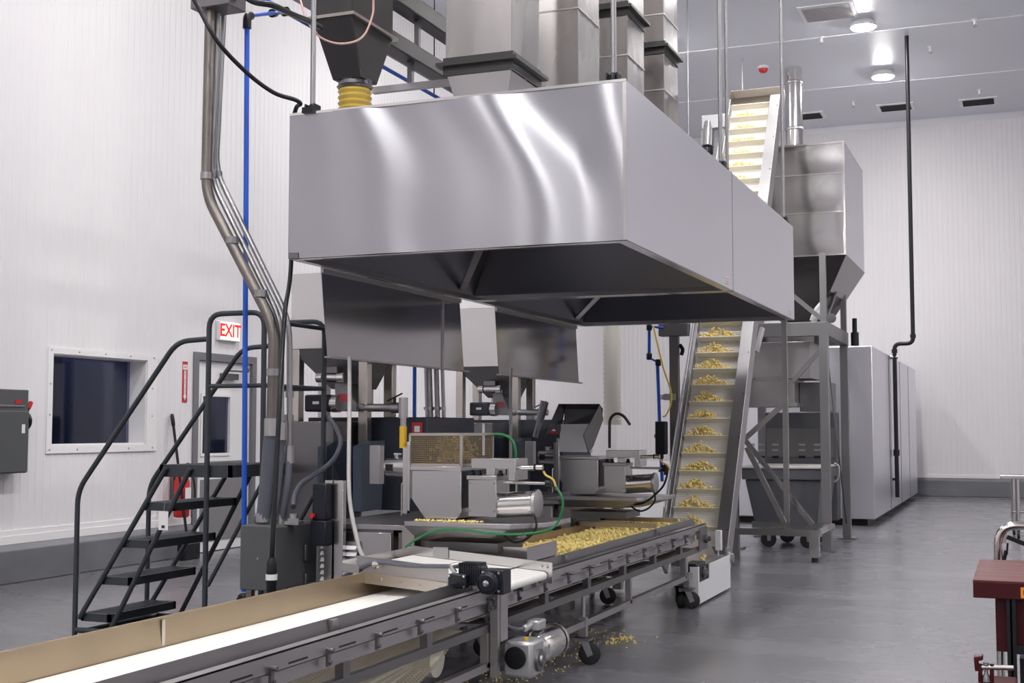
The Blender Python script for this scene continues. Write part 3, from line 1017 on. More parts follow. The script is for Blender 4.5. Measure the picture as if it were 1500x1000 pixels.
MB().tube(catm([(gx - .02, gy + .06, gz + .12), (gx - .05, gy - .02, gz + .13), (gx - .10, gy - .12, gz + .18), (gx - .13, gy - .2, gz + .2)]), .009, 8).build('motor_cable', FLEX, dm)

# cover boxes under the far end of the conveyor and popcorn on the belt
sp, sz = [], []
for i in range(2000):
    y = 7.12 + rng.uniform() * 3.13
    x = rng.uniform(-3.075, -2.55)
    prof = (.085 - .030 * max(0, (-2.86 - x) / .21)) * min(1, .35 + (y - 7.12) * 1.5) * min(1, .5 + (10.3 - y) * 1.3)
    sp.append((x, y, .570 + prof * rng.uniform(.45, 1) ** .6 + rng.uniform(-.006, .010)))
    sz.append(rng.uniform(.012, .019))
for i in range(25):
    sp.append((rng.uniform(-3.04, -2.58), rng.uniform(6.95, 7.1), .575))
    sz.append(rng.uniform(.012, .017))
tag(popcorn('popcorn_heap', np.array(sp), sz, 2, 4), 'heap of yellow popcorn riding on the long conveyor belt', 'popcorn', kind='stuff')
# skim bars across the far end
t = thing('skimmer_bar', 'brown crossbar over the far end of the popcorn tray, nearer', 'crossbar', (-2.8, 9.1, .67), 'crossbars over the tray end')
MB().box(-3.12, -2.50, 9.12, 9.15, .672, .705).build('bar', STEELW, t)
MB().cyl((-3.10, 9.10, .69), (-3.10, 9.17, .69), .018, 10).build('bar_end_clamp', BLACK, t)
dup(t, (0, .62, .0), 'brown crossbar over the far end of the popcorn tray, farther')

# stainless chute box sitting in the conveyor
q = at(787, 806, X=-2.545)
t = thing('discharge_chute', 'open stainless chute box standing on the conveyor before the popcorn', 'chute', (-2.85, 6.9, .575))
y0, y1 = 6.62, 7.10
m = MB()
m.prism([(-3.14, y0, .675), (-2.545, y0, .675), (-2.545, y0, .745), (-3.14, y0, .745)], (0, .004, 0))
m.prism([(-2.549, y0 + .004, .662), (-2.549, y1, .662), (-2.549, y1, .745), (-2.549, y0 + .004, .745)], (.004, 0, 0))
m.prism([(-3.14, y0 + .004, .675), (-3.14, y1, .675), (-3.14, y1, .76), (-3.14, y0 + .004, .76)], (.004, 0, 0))
m.build('chute_walls', STEEL, t)
MB().prism([(-3.136, y1 - .006, .67), (-2.549, y1 - .006, .67), (-2.549, y1 - .10, .57), (-3.136, y1 - .10, .57)], (0, .004, 0)).build('deflector', STEELW, t)

# ------------------------------------------------------------------ short cross conveyor lying over it
def cc(u, v, h):
    """u along the belt (0 left .. 1 right), v across, h above the belt"""
    return V((-3.15 + .77 * u, 5.80 + .64 * v, .700 - .058 * u + h))


t = thing('cross_conveyor', 'short white cross belt conveyor lying over the long conveyor', 'conveyor', (-2.8, 6.1, .6))
m = MB()
A = [cc(0, .02, -.05), cc(0, .98, -.05), cc(0, .98, 0), cc(0, .02, 0)]
m.loft([cc(0, .02, -.045), cc(0, .98, -.045), cc(0, .98, 0), cc(0, .02, 0)], [cc(1, .02, -.045), cc(1, .98, -.045), cc(1, .98, 0), cc(1, .02, 0)])
m.cyl(cc(1, .02, -.0225), cc(1, .98, -.0225), .0225, 16).cyl(cc(0, .02, -.0225), cc(0, .98, -.0225), .0225, 16)
m.build('belt', WHITEB, t)
m = MB()
a, b = cc(-.03, 1.0, .0), cc(1.06, 1.0, .0)
m.prism([a + V((0, 0, -.06)), b + V((0, 0, -.06)), b + V((0, 0, .05)), a + V((0, 0, .05))], (0, .012, 0))
bp = m.build('back_plate', STEEL, t)
for u in (.98, 1.02): MB().lathe(cc(u, 1.0, .025), (0, -1, 0), [(0, .009), (.01, .009), (.013, .004)], 10).build('bolt', CHROME, bp)
MB().box(*(lambda q: (q.x - .03, q.x + .06, q.y - .01, q.y, q.z + .0, q.z + .06))(cc(.2, 1.0, 0))).build('joint_plate', STEELM, bp)
m = MB()
a, b = cc(0, -.02, 0), cc(.66, -.02, 0)
m.prism([a + V((0, 0, -.075)), b + V((0, 0, -.075)), b + V((0, 0, -.02)), a + V((0, 0, -.02))], (0, -.010, 0))
fp = m.build('front_plate', STEELW, t)
gp = MB().prism([a + V((0, .008, -.03)), b + V((0, .008, -.03)), b + V((0, .008, .055)), a + V((0, .008, .055))], (0, -.006, 0)).beam(a + V((0, .0, .055)), b + V((0, .0, .055)), .012, .004).build('side_guide', STEELM, t)
for u in (.05, .19, .33, .47, .61): MB().lathe(cc(u, -.036, -.045), (0, -1, 0), [(0, .006), (.006, .006), (.008, .002)], 8).build('bolt', STEELM, fp)
m = MB().beam(cc(-.10, 1.02, .0), cc(-.10, -.05, .0), .012, .05).beam(cc(-.10, 1.02, .0), cc(.02, 1.02, .02), .012, .05).beam(cc(-.10, -.04, -.01), cc(.03, -.04, -.01), .012, .04)
m.build('tail_frame', STEEL, t)
m = MB()
for (u, v) in ((.12, .04), (.12, .96), (.95, .96)): m.beam(cc(u, v, -.05), (cc(u, v, 0).x, cc(u, v, 0).y, .56 if v > .5 else .63), .02, .02)
m.build('support_foot', STEELM, t)
# black gear motor on the near side
S_ = .85
q = cc(.93, -.12, .03)
mo = MB().box(q.x - .11, q.x + .02, q.y - .047, q.y + .047, q.z - .03, q.z + .072).build('motor_body', BLKMOT, t, bevel=.02)
m = MB()
for i in range(9): m.box(q.x - .10 + i * .012, q.x - .094 + i * .012, q.y - .051, q.y + .051, q.z - .017, q.z + .078)
m.build('cooling_fins', BLKMOT, mo)
MB().box(q.x - .136, q.x - .043, q.y - .098, q.y - .043, q.z - .038, q.z + .03).build('terminal_box', BLKMOT, mo, bevel=.008)
gb = MB().box(q.x + .017, q.x + .132, q.y - .051, q.y + .051, q.z - .064, q.z + .051).lathe((q.x + .06, q.y - .051, q.z - .009), (0, -1, 0), [(0, .056), (.026, .054), (.03, .043), (.038, .041)], 24).build('gearbox', BLKMOT, t, bevel=.008)
MB().lathe((q.x + .06, q.y - .089, q.z - .009), (0, -1, 0), [(0, .015), (.006, .015), (.008, .007)], 16).build('shaft_cap', CHROME, gb)
for (dx, dz) in ((.13, .045), (.13, -.055), (.035, .045)): MB().lathe((q.x + dx * S_, q.y - .061 * S_, q.z + dz * S_), (0, -1, 0), [(0, .007), (.005, .007)], 8).build('screw_head', CHROME, gb)
for (dx, dz) in ((-.15, .025), (-.06, .025), (-.15, -.035), (-.06, -.035)): MB().lathe((q.x + dx * S_, q.y - .116 * S_, q.z + dz * S_), (0, -1, 0), [(0, .006), (.004, .006)], 8).build('screw_head', CHROME, mo)
MB().tube(catm([(q.x - .12, q.y - .045, q.z + .03), (q.x - .14, q.y - .045, q.z + .06), (q.x - .105, q.y - .03, q.z + .07)], 5), .012, 10).build('cable_gland', STEELM, mo)
pts = [at(674, 829, Y=q.y - .03), at(650, 829, Y=5.70), at(600, 828, Y=5.72), at(550, 824, Y=5.75), at(515, 838, Y=5.8), at(495, 850, Y=5.85)]
MB().tube(catm(pts), .011, 10).build('power_conduit', FLEX, mo)
q2 = at(551, 827, Y=5.74)
MB().lathe(q2 + V((-.02, .01, -.002)), (1, 0, .1), [(0, .018), (.01, .02), (.03, .02), (.035, .014)], 12).build('conduit_gland', CHROME, mo)

# ================================================================== POPPERS
def popper():
    Y0 = 6.56
    def k(px, py, dy=0): return at(px, py, Y=Y0 + dy)
    t = thing('popcorn_popper', 'near popcorn popper with closed mesh guard over its kettle', 'popper', (-3.0, Y0, .88), 'popcorn poppers')
    a, b = k(601, 688), k(676, 688)
    c, d, e, f = k(676, 750), k(668, 760), k(622, 760), k(601, 729)
    zt, zb = a.z, d.z
    xl, xr = a.x, b.x
    dp = .40
    m = MB().prism([a, f, e, d, c, b], (0, dp, 0))
    m.build('kettle_body', STEEL, t, bevel=.006)
    m = MB().box(xl - .012, xr + .004, Y0 - .012, Y0 + dp + .01, zt - .002, zt + .022).box(xl - .014, xl + .005, Y0 - .02, Y0 - .0, zb + .04, zt + .16)
    m.build('kettle_rim', STEEL, t, bevel=.003)
    zg = k(640, 636).z
    g = MB()
    for (p_, q_) in (((xl, Y0), (xr, Y0)), ((xr, Y0), (xr + .02, Y0 + dp)), ((xl, Y0 + dp), (xr + .02, Y0 + dp)), ((xl, Y0), (xl, Y0 + dp))):
        for z in (zt + .03, zg): g.beam((*p_, z), (*q_, z), .014, .014)
    for (x, y) in ((xl, Y0), (xr, Y0), (xr + .02, Y0 + dp), (xl, Y0 + dp)): g.beam((x, y, zt + .03), (x, y, zg), .014, .014)
    gf = g.build('guard_frame', STEELW, t)
    g = MB()
    for (p_, q_) in (((xl, Y0), (xr, Y0)), ((xr, Y0), (xr + .02, Y0 + dp)), ((xl, Y0 + dp), (xr + .02, Y0 + dp)), ((xl, Y0), (xl, Y0 + dp))):
        g.add([(*p_, zt + .03), (*q_, zt + .03), (*q_, zg), (*p_, zg)], [(0, 1, 2, 3)])
    g.add([(xl, Y0, zg), (xr, Y0, zg), (xr + .02, Y0 + dp, zg), (xl, Y0 + dp, zg)], [(0, 1, 2, 3)])
    g.build('guard_mesh', PERFS, gf, uv=True, smooth=0)
    hd = MB()
    for dx in (0, .02): hd.cyl((xr + .016, Y0 + dp * .66 + dx, zt + .08), (xr + .016, Y0 + dp * .66 + dx, zg + .06), .004, 8)
    hd.build('guard_handle', CHROME, gf)
    # gear housing in front right, with cap, yoke, feet
    a, b = k(686, 702, -.03), k(727, 757, -.03)
    m = MB().box(a.x, b.x, Y0 - .03, Y0 + .16, b.z, a.z)
    gh = m.build('gear_housing', STEEL, t, bevel=.003)
    MB().box(a.x - .008, b.x + .006, Y0 - .038, Y0 + .168, a.z, a.z + .022).build('housing_cap', STEELM, gh, bevel=.003)
    for xx in (a.x + .012, b.x - .012):
        for zz in (a.z - .02, b.z + .03): MB().cyl((xx, Y0 - .034, zz), (xx, Y0 - .03, zz), .004, 8).build('screw_head', STEELD, gh)
    y_a, y_b = k(690, 671, -.02), k(755, 690, -.02)
    m = MB().box(y_a.x, y_b.x, Y0 - .02, Y0 + .14, y_b.z + .012, y_a.z).box(y_b.x - .035, y_b.x + .008, Y0 - .04, Y0 + .15, y_b.z - .05, y_a.z + .002)
    m.box(k(714, 690).x, k(727, 690).x, Y0 - .02, Y0 + .14, a.z + .022, y_b.z + .012)
    yk = m.build('tilt_yoke', STEEL, t, bevel=.003)
    for px in (692, 702, 733):
        q = k(px, 696, 0)
        MB().lathe((q.x, Y0 + .0, a.z + .022), (0, 0, 1), [(0, .018), (.012, .018), (.016, .012), (.03, .012)], 6).build('mounting_bolt', BLKMOT, yk)
    # rods
    q0, q1 = k(748, 685, 0), k(786, 684, 0)
    cy_ = MB().cyl(q0, q1, .013, 14).build('air_cylinder', CHROME, t)
    MB().cyl(q1, q1 + V((.035, 0, 0)), .016, 14).build('cylinder_cap', STEEL, cy_)
    MB().cyl(q1 - V((.012, 0, 0)), q1 - V((.004, 0, 0)), .019, 14).build('cylinder_ring', BLACK, cy_)
    q0, q1 = k(738, 706, .02), k(803, 708, .02)
    rd = MB().cyl(q0, q1, .009, 12).build('push_rod', STEELM, t)
    MB().lathe(q1 - V((.01, 0, 0)), (1, 0, 0), [(0, .028), (.03, .028), (.034, .018)], 16).cyl(q1 + V((.012, 0, .03)), q1 + V((.012, 0, -.05)), .012, 10).build('rod_knuckle', BLACK, rd)
    hs = MB().tube(catm([k(796, 690), k(800, 696), k(810, 702), k(814, 712)], 6), .006, 8).build('copper_fitting', YELHOSE, rd)
    # stainless motor, axis along x
    q0, q1 = k(728, 740, .05), k(783, 737, .05)
    r = .070
    mt = MB().lathe(q0, q1 - q0, [(0, .05), (.002, r), ((q1 - q0).length, r)], 32).build('stainless_motor', CHROME, t)
    MB().lathe(q1, (1, 0, 0), [(0, .060), (.004, .078), (.022, .078), (.026, .07)], 12).build('motor_end_plate', STEELM, mt)
    MB().tube(catm([q1 + V((.01, -.02, -.06)), q1 + V((.02, -.03, -.13)), q1 + V((-.03, -.04, -.19)), q1 + V((-.10, -.05, -.21)), q1 + V((-.17, -.05, -.17))]), .007, 8).build('motor_cable', BLACK, mt)
    MB().box(xr + .001, xr + .005, Y0 + .01, Y0 + dp - .02, zb + .06, zt - .004).build('shade_plate', BLACK, t)  # flat black plate stands for the shaded right side of the kettle
    # burner tube on the left with window
    q0, q1 = k(566, 684, .1), k(601, 684, .1)
    bt = MB().lathe(q0, q1 - q0, [(0, .04), (.006, .05), (.05, .052), (.13, .062), ((q1 - q0).length, .062)], 24).build('burner_tube', STEEL, t)
    MB().box(q0.x + .02, q0.x + .07, q0.y - .056, q0.y - .03, q0.z - .02, q0.z + .02).build('sight_window', BLACK, bt, bevel=.004)
    MB().cyl(q0 + V((.07, 0, .05)), q0 + V((.07, 0, .075)), .016, 10).cyl(q0 + V((.05, 0, .075)), q0 + V((.10, 0, .075)), .008, 8).build('valve_knob', STEELM, bt)
    # left support strap and handle
    q0, q1 = k(596, 752), k(600, 655)
    MB().box(q0.x - .02, q0.x + .008, Y0 - .015, Y0 + .02, q0.z, q1.z).build('support_strap', STEEL, t)
    h0 = k(588, 755)
    MB().tube([h0, V((h0.x, h0.y, k(588, 706).z)), V((h0.x + .035, h0.y + .02, k(588, 706).z))], .004, 8, .02).build('lift_handle', CHROME, t)
    # hanging cylinder with yellow sleeve
    c0 = k(591, 582, .22)
    cz = [k(591, y, .22).z for y in (582, 612, 624, 656, 672)]
    ac = MB().cyl((c0.x, c0.y, cz[0]), (c0.x, c0.y, cz[1]), .027, 16).cyl((c0.x, c0.y, cz[1]), (c0.x, c0.y, cz[2]), .018, 14).build('lift_cylinder', STEELM, t)
    MB().cyl((c0.x, c0.y, cz[2]), (c0.x, c0.y, cz[3]), .022, 14).build('yellow_sleeve', YEL, ac)
    MB().cyl((c0.x + .005, c0.y, cz[3]), (c0.x + .005, c0.y, cz[4]), .014, 12).build('cylinder_fitting', BLACK, ac)
    # spill tray
    a, b = at(592, 764, Y=Y0 - .10), at(752, 764, Y=Y0 - .10)
    zt_ = .885
    yb_ = Y0 + .50
    plan = [(a.x, Y0 - .10), (b.x - .02, Y0 - .10), (b.x + .12, Y0 + .10), (b.x + .12, yb_), (a.x, yb_)]
    low = [(a.x + .04, Y0 - .06), (b.x - .16, Y0 - .06), (b.x - .06, Y0 + .12), (b.x - .06, yb_ - .02), (a.x + .04, yb_ - .02)]
    m = MB().loft([(x, y, zt_ - .03) for x, y in plan], [(x, y, zt_ - .003) for x, y in plan])
    m.loft([(x, y, zt_ - .085) for x, y in low], [(x, y, zt_ - .031) for x, y in plan])
    m.build('spill_tray', STEELM, t, bevel=.003)
    # underside drop chute
    xa, xb = k(620, 775).x, k(742, 775).x
    m = MB().box(xa, xb - .06, Y0 + .02, Y0 + .40, zt_ - .17, zt_ - .12)
    m.build('drip_pan', STEELD, t)
    # green and black hoses
    gp = [k(814, 712), k(823, 728), k(824, 745), k(816, 766), k(800, 777, -.05), k(760, 782, -.1), k(720, 781, -.11), k(680, 776, -.12), k(640, 777, -.12), k(612, 788, -.13), k(594, 801, -.14)]
    MB().tube(catm(gp), .007, 8).build('green_air_hose', GREEN, t)
    gp = [k(690, 640, .45), k(720, 636, .45), k(745, 640, .45), k(755, 660, .45), k(752, 690, .45)]
    MB().tube(catm(gp), .010, 8).build('green_air_hose', GREEN, t)
    return t


P1 = popper()
sp, sz = [], []
for i in range(170):
    sp.append((rng.uniform(-3.17, -2.76), 6.465 + rng.uniform(0, .05), .886 + rng.uniform(0, .006)))
    sz.append(rng.uniform(.004, .007))
tag(popcorn('popcorn_crumbs', np.array(sp), sz, 1, 3), 'pale popcorn crumbs scattered along the near popper spill tray', 'popcorn', kind='stuff')
sp, sz = [], []
for i in range(150):
    sp.append((rng.uniform(-3.17, -2.93), rng.uniform(6.62, 6.90), 1.215 + .13 * rng.uniform() ** 1.6))
    sz.append(rng.uniform(.010, .016))
tag(popcorn('popping_corn', np.array(sp), sz, 1, 3), 'popcorn bursting behind the mesh guard of the near popper', 'popcorn', kind='stuff')
DY = 2.72
skip = [c for c in P1.children if c.name.split('.')[0] in ('guard_frame', 'green_air_hose', 'lift_cylinder')]
DX2 = -.10
P2 = dup(P1, (DX2, DY + .08, 0), 'far popcorn popper with its guard lid tilted open', 'popcorn poppers', skip)
WORLD[P2.name] = V(P2.location)
# open lid of the far popper
Yk = 6.56 + DY + .08
def k2(px, py, dy=0): return at(px, py, Y=Yk + dy)
XLc, XRc = k2(798, 636).x, k2(854, 637).x
for (X_, pl) in ((XLc, [(798, 637), (818, 592), (827, 599), (819, 636), (811, 627)]), (XRc, [(854, 637), (878, 592), (883, 614), (868, 654), (861, 663)])):
    MB().prism([at(px, py, X=X_) for (px, py) in pl], (.006, 0, 0)).build('lid_cheek', SMOKE, P2)
A = [at(818, 592, X=XLc), at(827, 599, X=XLc), at(826, 622, X=XLc)]
B = [at(878, 592, X=XRc), at(883, 599, X=XRc), at(882, 618, X=XRc)]
MB().quadsheet(A[0], B[0], B[1], A[1], .004).quadsheet(A[1], B[1], B[2], A[2], .004).build('lid_shell', SMOKE, P2)
c0_, c1_ = at(820, 621, Y=Yk + .36), at(868, 662, Y=Yk + .36)
MB().box(c0_.x, c1_.x, Yk + .36, Yk + .366, c1_.z, c0_.z).build('inner_sheet', WHITEP, P2)  # steel sheet coloured white; its bright wall reflection is put into the colour
gn = catm([k2(893, 656, .1), k2(893, 632, .1), k2(894, 614, .1), k2(902, 606, .1), k2(913, 609, .1), k2(923, 622, .1)])
MB().tube(gn, .011, 10).build('gooseneck', BLACKR, P2)
c0, c1 = k2(784, 640, .3), k2(798, 588, .3)
MB().cyl(c0, c0 + (c1 - c0) * .45, .022, 16).cyl(c0 + (c1 - c0) * .45, c1, .034, 18).build('lift_cylinder', STEELD, P2)
MB().tube(catm([k2(965, 690, -.02), k2(977, 685, -.02), k2(976, 700, -.02), k2(968, 716, -.02), k2(945, 735, -.03), k2(925, 738, -.03), k2(905, 732, -.03)]), .008, 8).build('motor_cable', BLACK, P2)

# ------------------------------------------------------------------ benches, burner cabinets
def bench():
    Y0 = 6.62
    x0, x1 = -3.88, -2.62
    t = thing('machine_bench', 'near stainless bench with door panel carrying the near popper', 'bench', (-3.5, Y0 + .5, 0), 'popper benches')
    zt = .845
    xa, xd = -3.16, -2.62
    MB().box(x0, xa, Y0, Y0 + 1.4, zt - .03, zt).build('bench_top', STEELM, t, bevel=.003)
    # frame of the open right bay, standing clear behind the conveyor
    m = MB()
    q0, q1 = at(590, 800, Y=Y0).x, at(608, 800, Y=Y0).x
    m.box(q0, q1, Y0 - .01, Y0 + .08, .02, zt)
    m.box(q0, q1, Y0 + 1.3, Y0 + 1.38, .02, zt)
    m.box(q0, q1, Y0 + .08, Y0 + 1.3, zt - .09, zt - .03)
    m.build('bench_frame', STEELW, t)
    p0, p1 = at(497, 766, Y=Y0).x, at(574, 766, Y=Y0).x
    m = MB().box(x0 + .05, p1, Y0 + .02, Y0 + 1.3, .14, zt - .03)
    m.build('bench_cabinet', STEELD, t)
    dr = MB().box(p0, p1 - .005, Y0, Y0 + .019, .20, zt - .045).build('cabinet_door', STEEL, t, bevel=.003)
    MB().lathe((p1 - .03, Y0, zt - .07), (0, -1, 0), [(0, .006), (.004, .006)], 10).build('screw_head', CHROME, dr)
    hg = MB()
    for z in (zt - .06, zt - .12): hg.cyl((p1 + .06, Y0 - .012, z), (p1 + .06, Y0 + .0, z), .012, 10)
    hg.box(p1 + .045, p1 + .085, Y0 - .002, Y0 + .018, zt - .16, zt - .04)
    hg.build('door_hinge', STEELD, dr)
    # louvred panel beside the post
    l0, l1 = at(468, 800, Y=Y0 - .02).x, at(524, 800, Y=Y0 - .02).x
    lv = MB().box(l0, l1, Y0 - .03, Y0 - .022, .2, zt - .10).build('louvre_panel', STEELM, t)
    for i in range(6):
        z = at(515, 802 + i * 9.5, Y=Y0 - .03).z
        for (pa, pb) in ((471, 486), (506, 523)):
            u0, u1 = at(pa, 810, Y=Y0 - .03).x, at(pb, 810, Y=Y0 - .03).x
            MB().prism([(u0, Y0 - .031, z - .012), (u0, Y0 - .031, z + .012), (u0, Y0 - .05, z - .008)], (u1 - u0, 0, 0)).build('louvre', WHITEP, lv)
    for (px0, px1) in ((479, 490), (493, 506)):
        u0, u1 = at(px0, 760, Y=Y0 - .06).x, at(px1, 760, Y=Y0 - .06).x
        MB().box(u0, u1, Y0 - .09, Y0 - .05, .1, at(490, 703, Y=Y0 - .07).z).build('channel_post', STEEL, t, bevel=.003)
    for (x, y) in ((x0 + .1, Y0 + .1), (x0 + .1, Y0 + 1.2), (p1 - .08, Y0 + .1), (p1 - .08, Y0 + 1.2)):
        MB().cyl((x, y, 0), (x, y, .14), .025, 12).build('bench_foot', STEELD, t)
    return t


B1 = bench()
dup(B1, (0, DY, 0), 'far stainless bench carrying the far popper behind the near one', 'popper benches')


def cabinet():
    t = thing('burner_cabinet', 'near dark burner cabinet behind the closed popper', 'cabinet', (-4.0, 8.0, .85), 'burner cabinets')
    za = 1.445
    q = at(385, 617, Y=7.38)
    MB().box(q.x, -4.20, 7.38, 7.78, .02, za).build('stainless_side', STEELD, t, bevel=.004)
    MB().box(-4.64, at(626, 608, Y=7.8).x, 7.80, 8.60, .846, 1.475).build('blue_body', CABBLUE, t, bevel=.006)
    for (pa, pb, y) in ((465, 478, 7.30), (517, 530, 7.25)):
        u0, u1 = at(pa, 660, Y=y).x, at(pb, 660, Y=y).x
        z0, z1 = .87, at(520, 654, Y=y).z
        f = MB().prism([(u0, y, z0), (u0, y, z1), (u0 + .02, y + .10, z1 + .035), (u0 + .02, y + .28, z1 + .035), (u0, y + .28, z0)], (u1 - u0, 0, 0)).build('burner_fin', CABFIN, t, bevel=.003)
    u0, u1 = at(541, 680, Y=7.17).x, at(556, 680, Y=7.17).x
    MB().box(u0, u1, 7.17, 7.235, at(550, 709, Y=7.17).z, at(550, 652, Y=7.17).z).build('control_box', STEELM, t, bevel=.004)
    ql = at(611, 628, Y=7.795)
    lbl = MB().box(ql.x - .04, ql.x + .04, 7.794, 7.799, ql.z - .045, ql.z + .045).build('warning_label', REDL, t)
    MB().box(ql.x - .02, ql.x + .02, 7.792, 7.7939, ql.z - .02, ql.z + .02).build('label_symbol', PAPER, lbl)
    m = MB().cyl((-4.1, 7.60, 1.05), (-4.1, 7.80, 1.05), .05, 18).build('burner_port', STEELM, t)
    return t


K1 = cabinet()
dup(K1, (0, DY, 0), 'far dark burner cabinet behind the open popper', 'burner cabinets')

# ------------------------------------------------------------------ seed bins
def seed_bin():
    x0, x1, y0, y1 = -4.70, -4.10, 7.66, 8.10
    t = thing('seed_bin', 'near stainless seed bin on posts behind the near splash panel', 'seed bin', (-4.4, 7.9, 1.45), 'seed bins')
    zt, zb = 2.47, 1.945
    MB().box(x0, x1, y0, y1, zb, zt).build('bin_body', STEEL, t, bevel=.004)
    zo = 1.67
    xo0, xo1, yo0, yo1 = -4.42, -4.20, 7.74, 7.98
    MB().loft([(x0, y0, zb), (x1, y0, zb), (x1, y1, zb), (x0, y1, zb)], [(xo0, yo0, zo), (xo1, yo0, zo), (xo1, yo1, zo), (xo0, yo1, zo)]).build('bin_hopper', STEELD, t)
    MB().box(xo0 + .02, xo1 - .01, yo0 + .02, yo1 - .02, zo - .10, zo).build('outlet', STEELW, t, bevel=.003)
    for (x, y) in ((x0 + .035, y0 + .035), (x1 - .035, y0 + .035), (x0 + .035, y1 - .035), (x1 - .035, y1 - .035)):
        MB().box(x - .034, x + .034, y - .034, y + .034, 1.446 if x < -4.3 else (1.478 if y > 7.8 else 1.29), zb + .02).build('leg', STEELW, t, bevel=.004)
    # auger motor, gearbox, feed tube
    def k(px, py, dy=0): return at(px, py, Y=7.60 + dy)
    m0, m1 = k(453, 591), k(488, 591)
    mt = MB().box(m0.x, m1.x, 7.53, 7.68, k(470, 603).z, k(470, 578).z).build('auger_motor', BLKMOT, t, bevel=.014)
    MB().box(k(466, 590).x, k(475, 590).x, 7.526, 7.5299, k(470, 592).z, k(470, 588).z).build('name_plate', PAPER, mt)
    MB().cyl(m1 + V((0, 0, 0)), m1 + V((.05, 0, 0)), .06, 18).build('motor_flange', STEEL, mt)
    g0 = k(490, 603)
    gb = MB().prism([k(490, 560), k(507, 560), k(522, 602), k(492, 602)], (0, .14, 0)).build('auger_gearbox', STEELD, t, bevel=.004)
    MB().prism([k(497, 577, -.003), k(510, 577, -.003), k(513, 588, -.003), k(502, 588, -.003)], (0, .002, 0)).build('warning_label', REDL, gb)
    v0, v1 = k(465, 553, -.02), k(505, 553, -.02)
    vb = MB().cyl(v0, v0 + V((.045, 0, 0)), .034, 16).cyl(v0 + V((.055, 0, 0)), v1 - V((.055, 0, 0)), .030, 16).cyl(v1 - V((.05, 0, 0)), v1, .036, 16).build('vibrator', CHROME, t)
    MB().box(v0.x + .05, v1.x - .05, v0.y - .02, v0.y + .06, v0.z + .03, v0.z + .07).build('vibrator_mount', STEELD, vb)
    f0, f1 = k(520, 597, .08), k(592, 597, .08)
    ft = MB().cyl(f0, f1, .027, 18).cyl(f1 - V((.09, 0, 0)), f1 - V((.03, 0, 0)), .036, 18).cyl(f0 + V((.06, 0, 0)), f0 + V((.08, 0, 0)), .034, 18).build('feed_tube', STEELM, t)
    MB().beam(f1 + V((-.11, -.03, .045)), f1 + V((-.0, -.03, .095)), .014, .008).cyl(f1 + V((-.06, -.02, .03)), f1 + V((-.06, -.02, .07)), .010, 10).build('valve_lever', BLACK, ft)
    # flexible conduit from the motor down
    MB().tube(catm([k(474, 601, -.06), k(480, 610, -.28), k(492, 626, -.33), k(499, 645, -.36), k(494, 664, -.40), k(482, 680, -.48), k(462, 694, -.6), k(442, 708, -.75), k(432, 725, -.9), k(430, 742, -1.05)]), .016, 10).build('motor_conduit', FLEX, t)
    return t


S1 = seed_bin()
S2 = dup(S1, (0, 2.79, 0), 'far stainless seed bin seen between the two splash panels', 'seed bins', [c for c in S1.children if c.name.startswith('motor_conduit')])

# ------------------------------------------------------------------ overhead feed hopper, tubes
t = thing('feed_hopper', 'dark stainless feed hopper with yellow hose above the hood', 'hopper', (-4.33, 7.9, 3.4))
hx0, hx1, hy0, hy1 = -4.52, -4.21, 7.60, 8.22
zh = 4.24
MB().box(hx0, hx1, hy0, hy1, zh, 4.95).build('hopper_box', OLDST, t, bevel=.003)
cxh, cyh = -4.345, 7.90
MB().loft([(hx0, hy0, zh), (hx1, hy0, zh), (hx1, hy1, zh), (hx0, hy1, zh)], [(cxh - .115, cyh - .115, 3.85), (cxh + .115, cyh - .115, 3.85), (cxh + .115, cyh + .115, 3.85), (cxh - .115, cyh + .115, 3.85)]).build('hopper_cone', OLDST, t, bevel=.006)
m = MB()
for (a, b, c, d) in ((hx0 - .03, hx1 + .03, hy0 - .03, hy0), (hx0 - .03, hx1 + .03, hy1, hy1 + .03), (hx0 - .03, hx0, hy0, hy1), (hx1, hx1 + .03, hy0, hy1)): m.box(a, b, c, d, zh - .01, zh + .012)
m.build('hopper_flange', STEELW, t)
MB().lathe((cxh, cyh, 3.80), (0, 0, 1), [(0, .118), (.015, .13), (.025, .118), (.05, .118), (.058, .128), (.06, .11)], 28).build('hose_clamp', STEELD, t)
prof = []
for i in range(34):
    prof += [(i * .042, .108), (i * .042 + .021, .122)]
MB().lathe((cxh, cyh, 3.80), (0, 0, -1), prof[:64], 28).build('feed_hose', YELHOSE, t)

t = thing('conveying_tube', 'upper grey square tube running back above the feed hopper', 'tube', (-4.4, 9, 4.66), 'overhead tubes')
MB().box(-4.47, -4.33, 8.26, 24, 4.64, 4.78).build('tube', OLDST, t, bevel=.01)
m = MB()
for y in (10.0, 14.0, 18.0, 22.0): m.cyl((-4.4, y, 4.78), (-4.4, y, ZC), .010, 8)
m.build('tube_hanger', GALV, t)
t = thing('conveying_tube', 'lower grey square tube running back beneath the first', 'tube', (-4.4, 9, 4.27), 'overhead tubes')
MB().box(-4.47, -4.33, 8.26, 24, 4.27, 4.40).build('tube', OLDST, t, bevel=.01)
m = MB()
for y in (9.0, 13.0, 17.0, 21.0): m.box(-4.42, -4.38, y, y + .04, 4.40, 4.64)
m.build('tube_spacer', STEELD, t)
q0, q1 = at(547, 133, Y=8.9), at(650, 124, Y=8.9)
t = thing('cross_strut', 'grey square strut reaching from the hose to the first duct', 'strut', (q0.x, 8.9, q0.z))
MB().beam(q0, V((-3.52, 8.9, q0.z)), .05, .05).build('strut_bar', STEELM, t)
MB().beam(V((-4.4, 8.9, q0.z)), V((-4.4, 8.9, 4.27)), .04, .04).build('strut_post', STEELD, t)
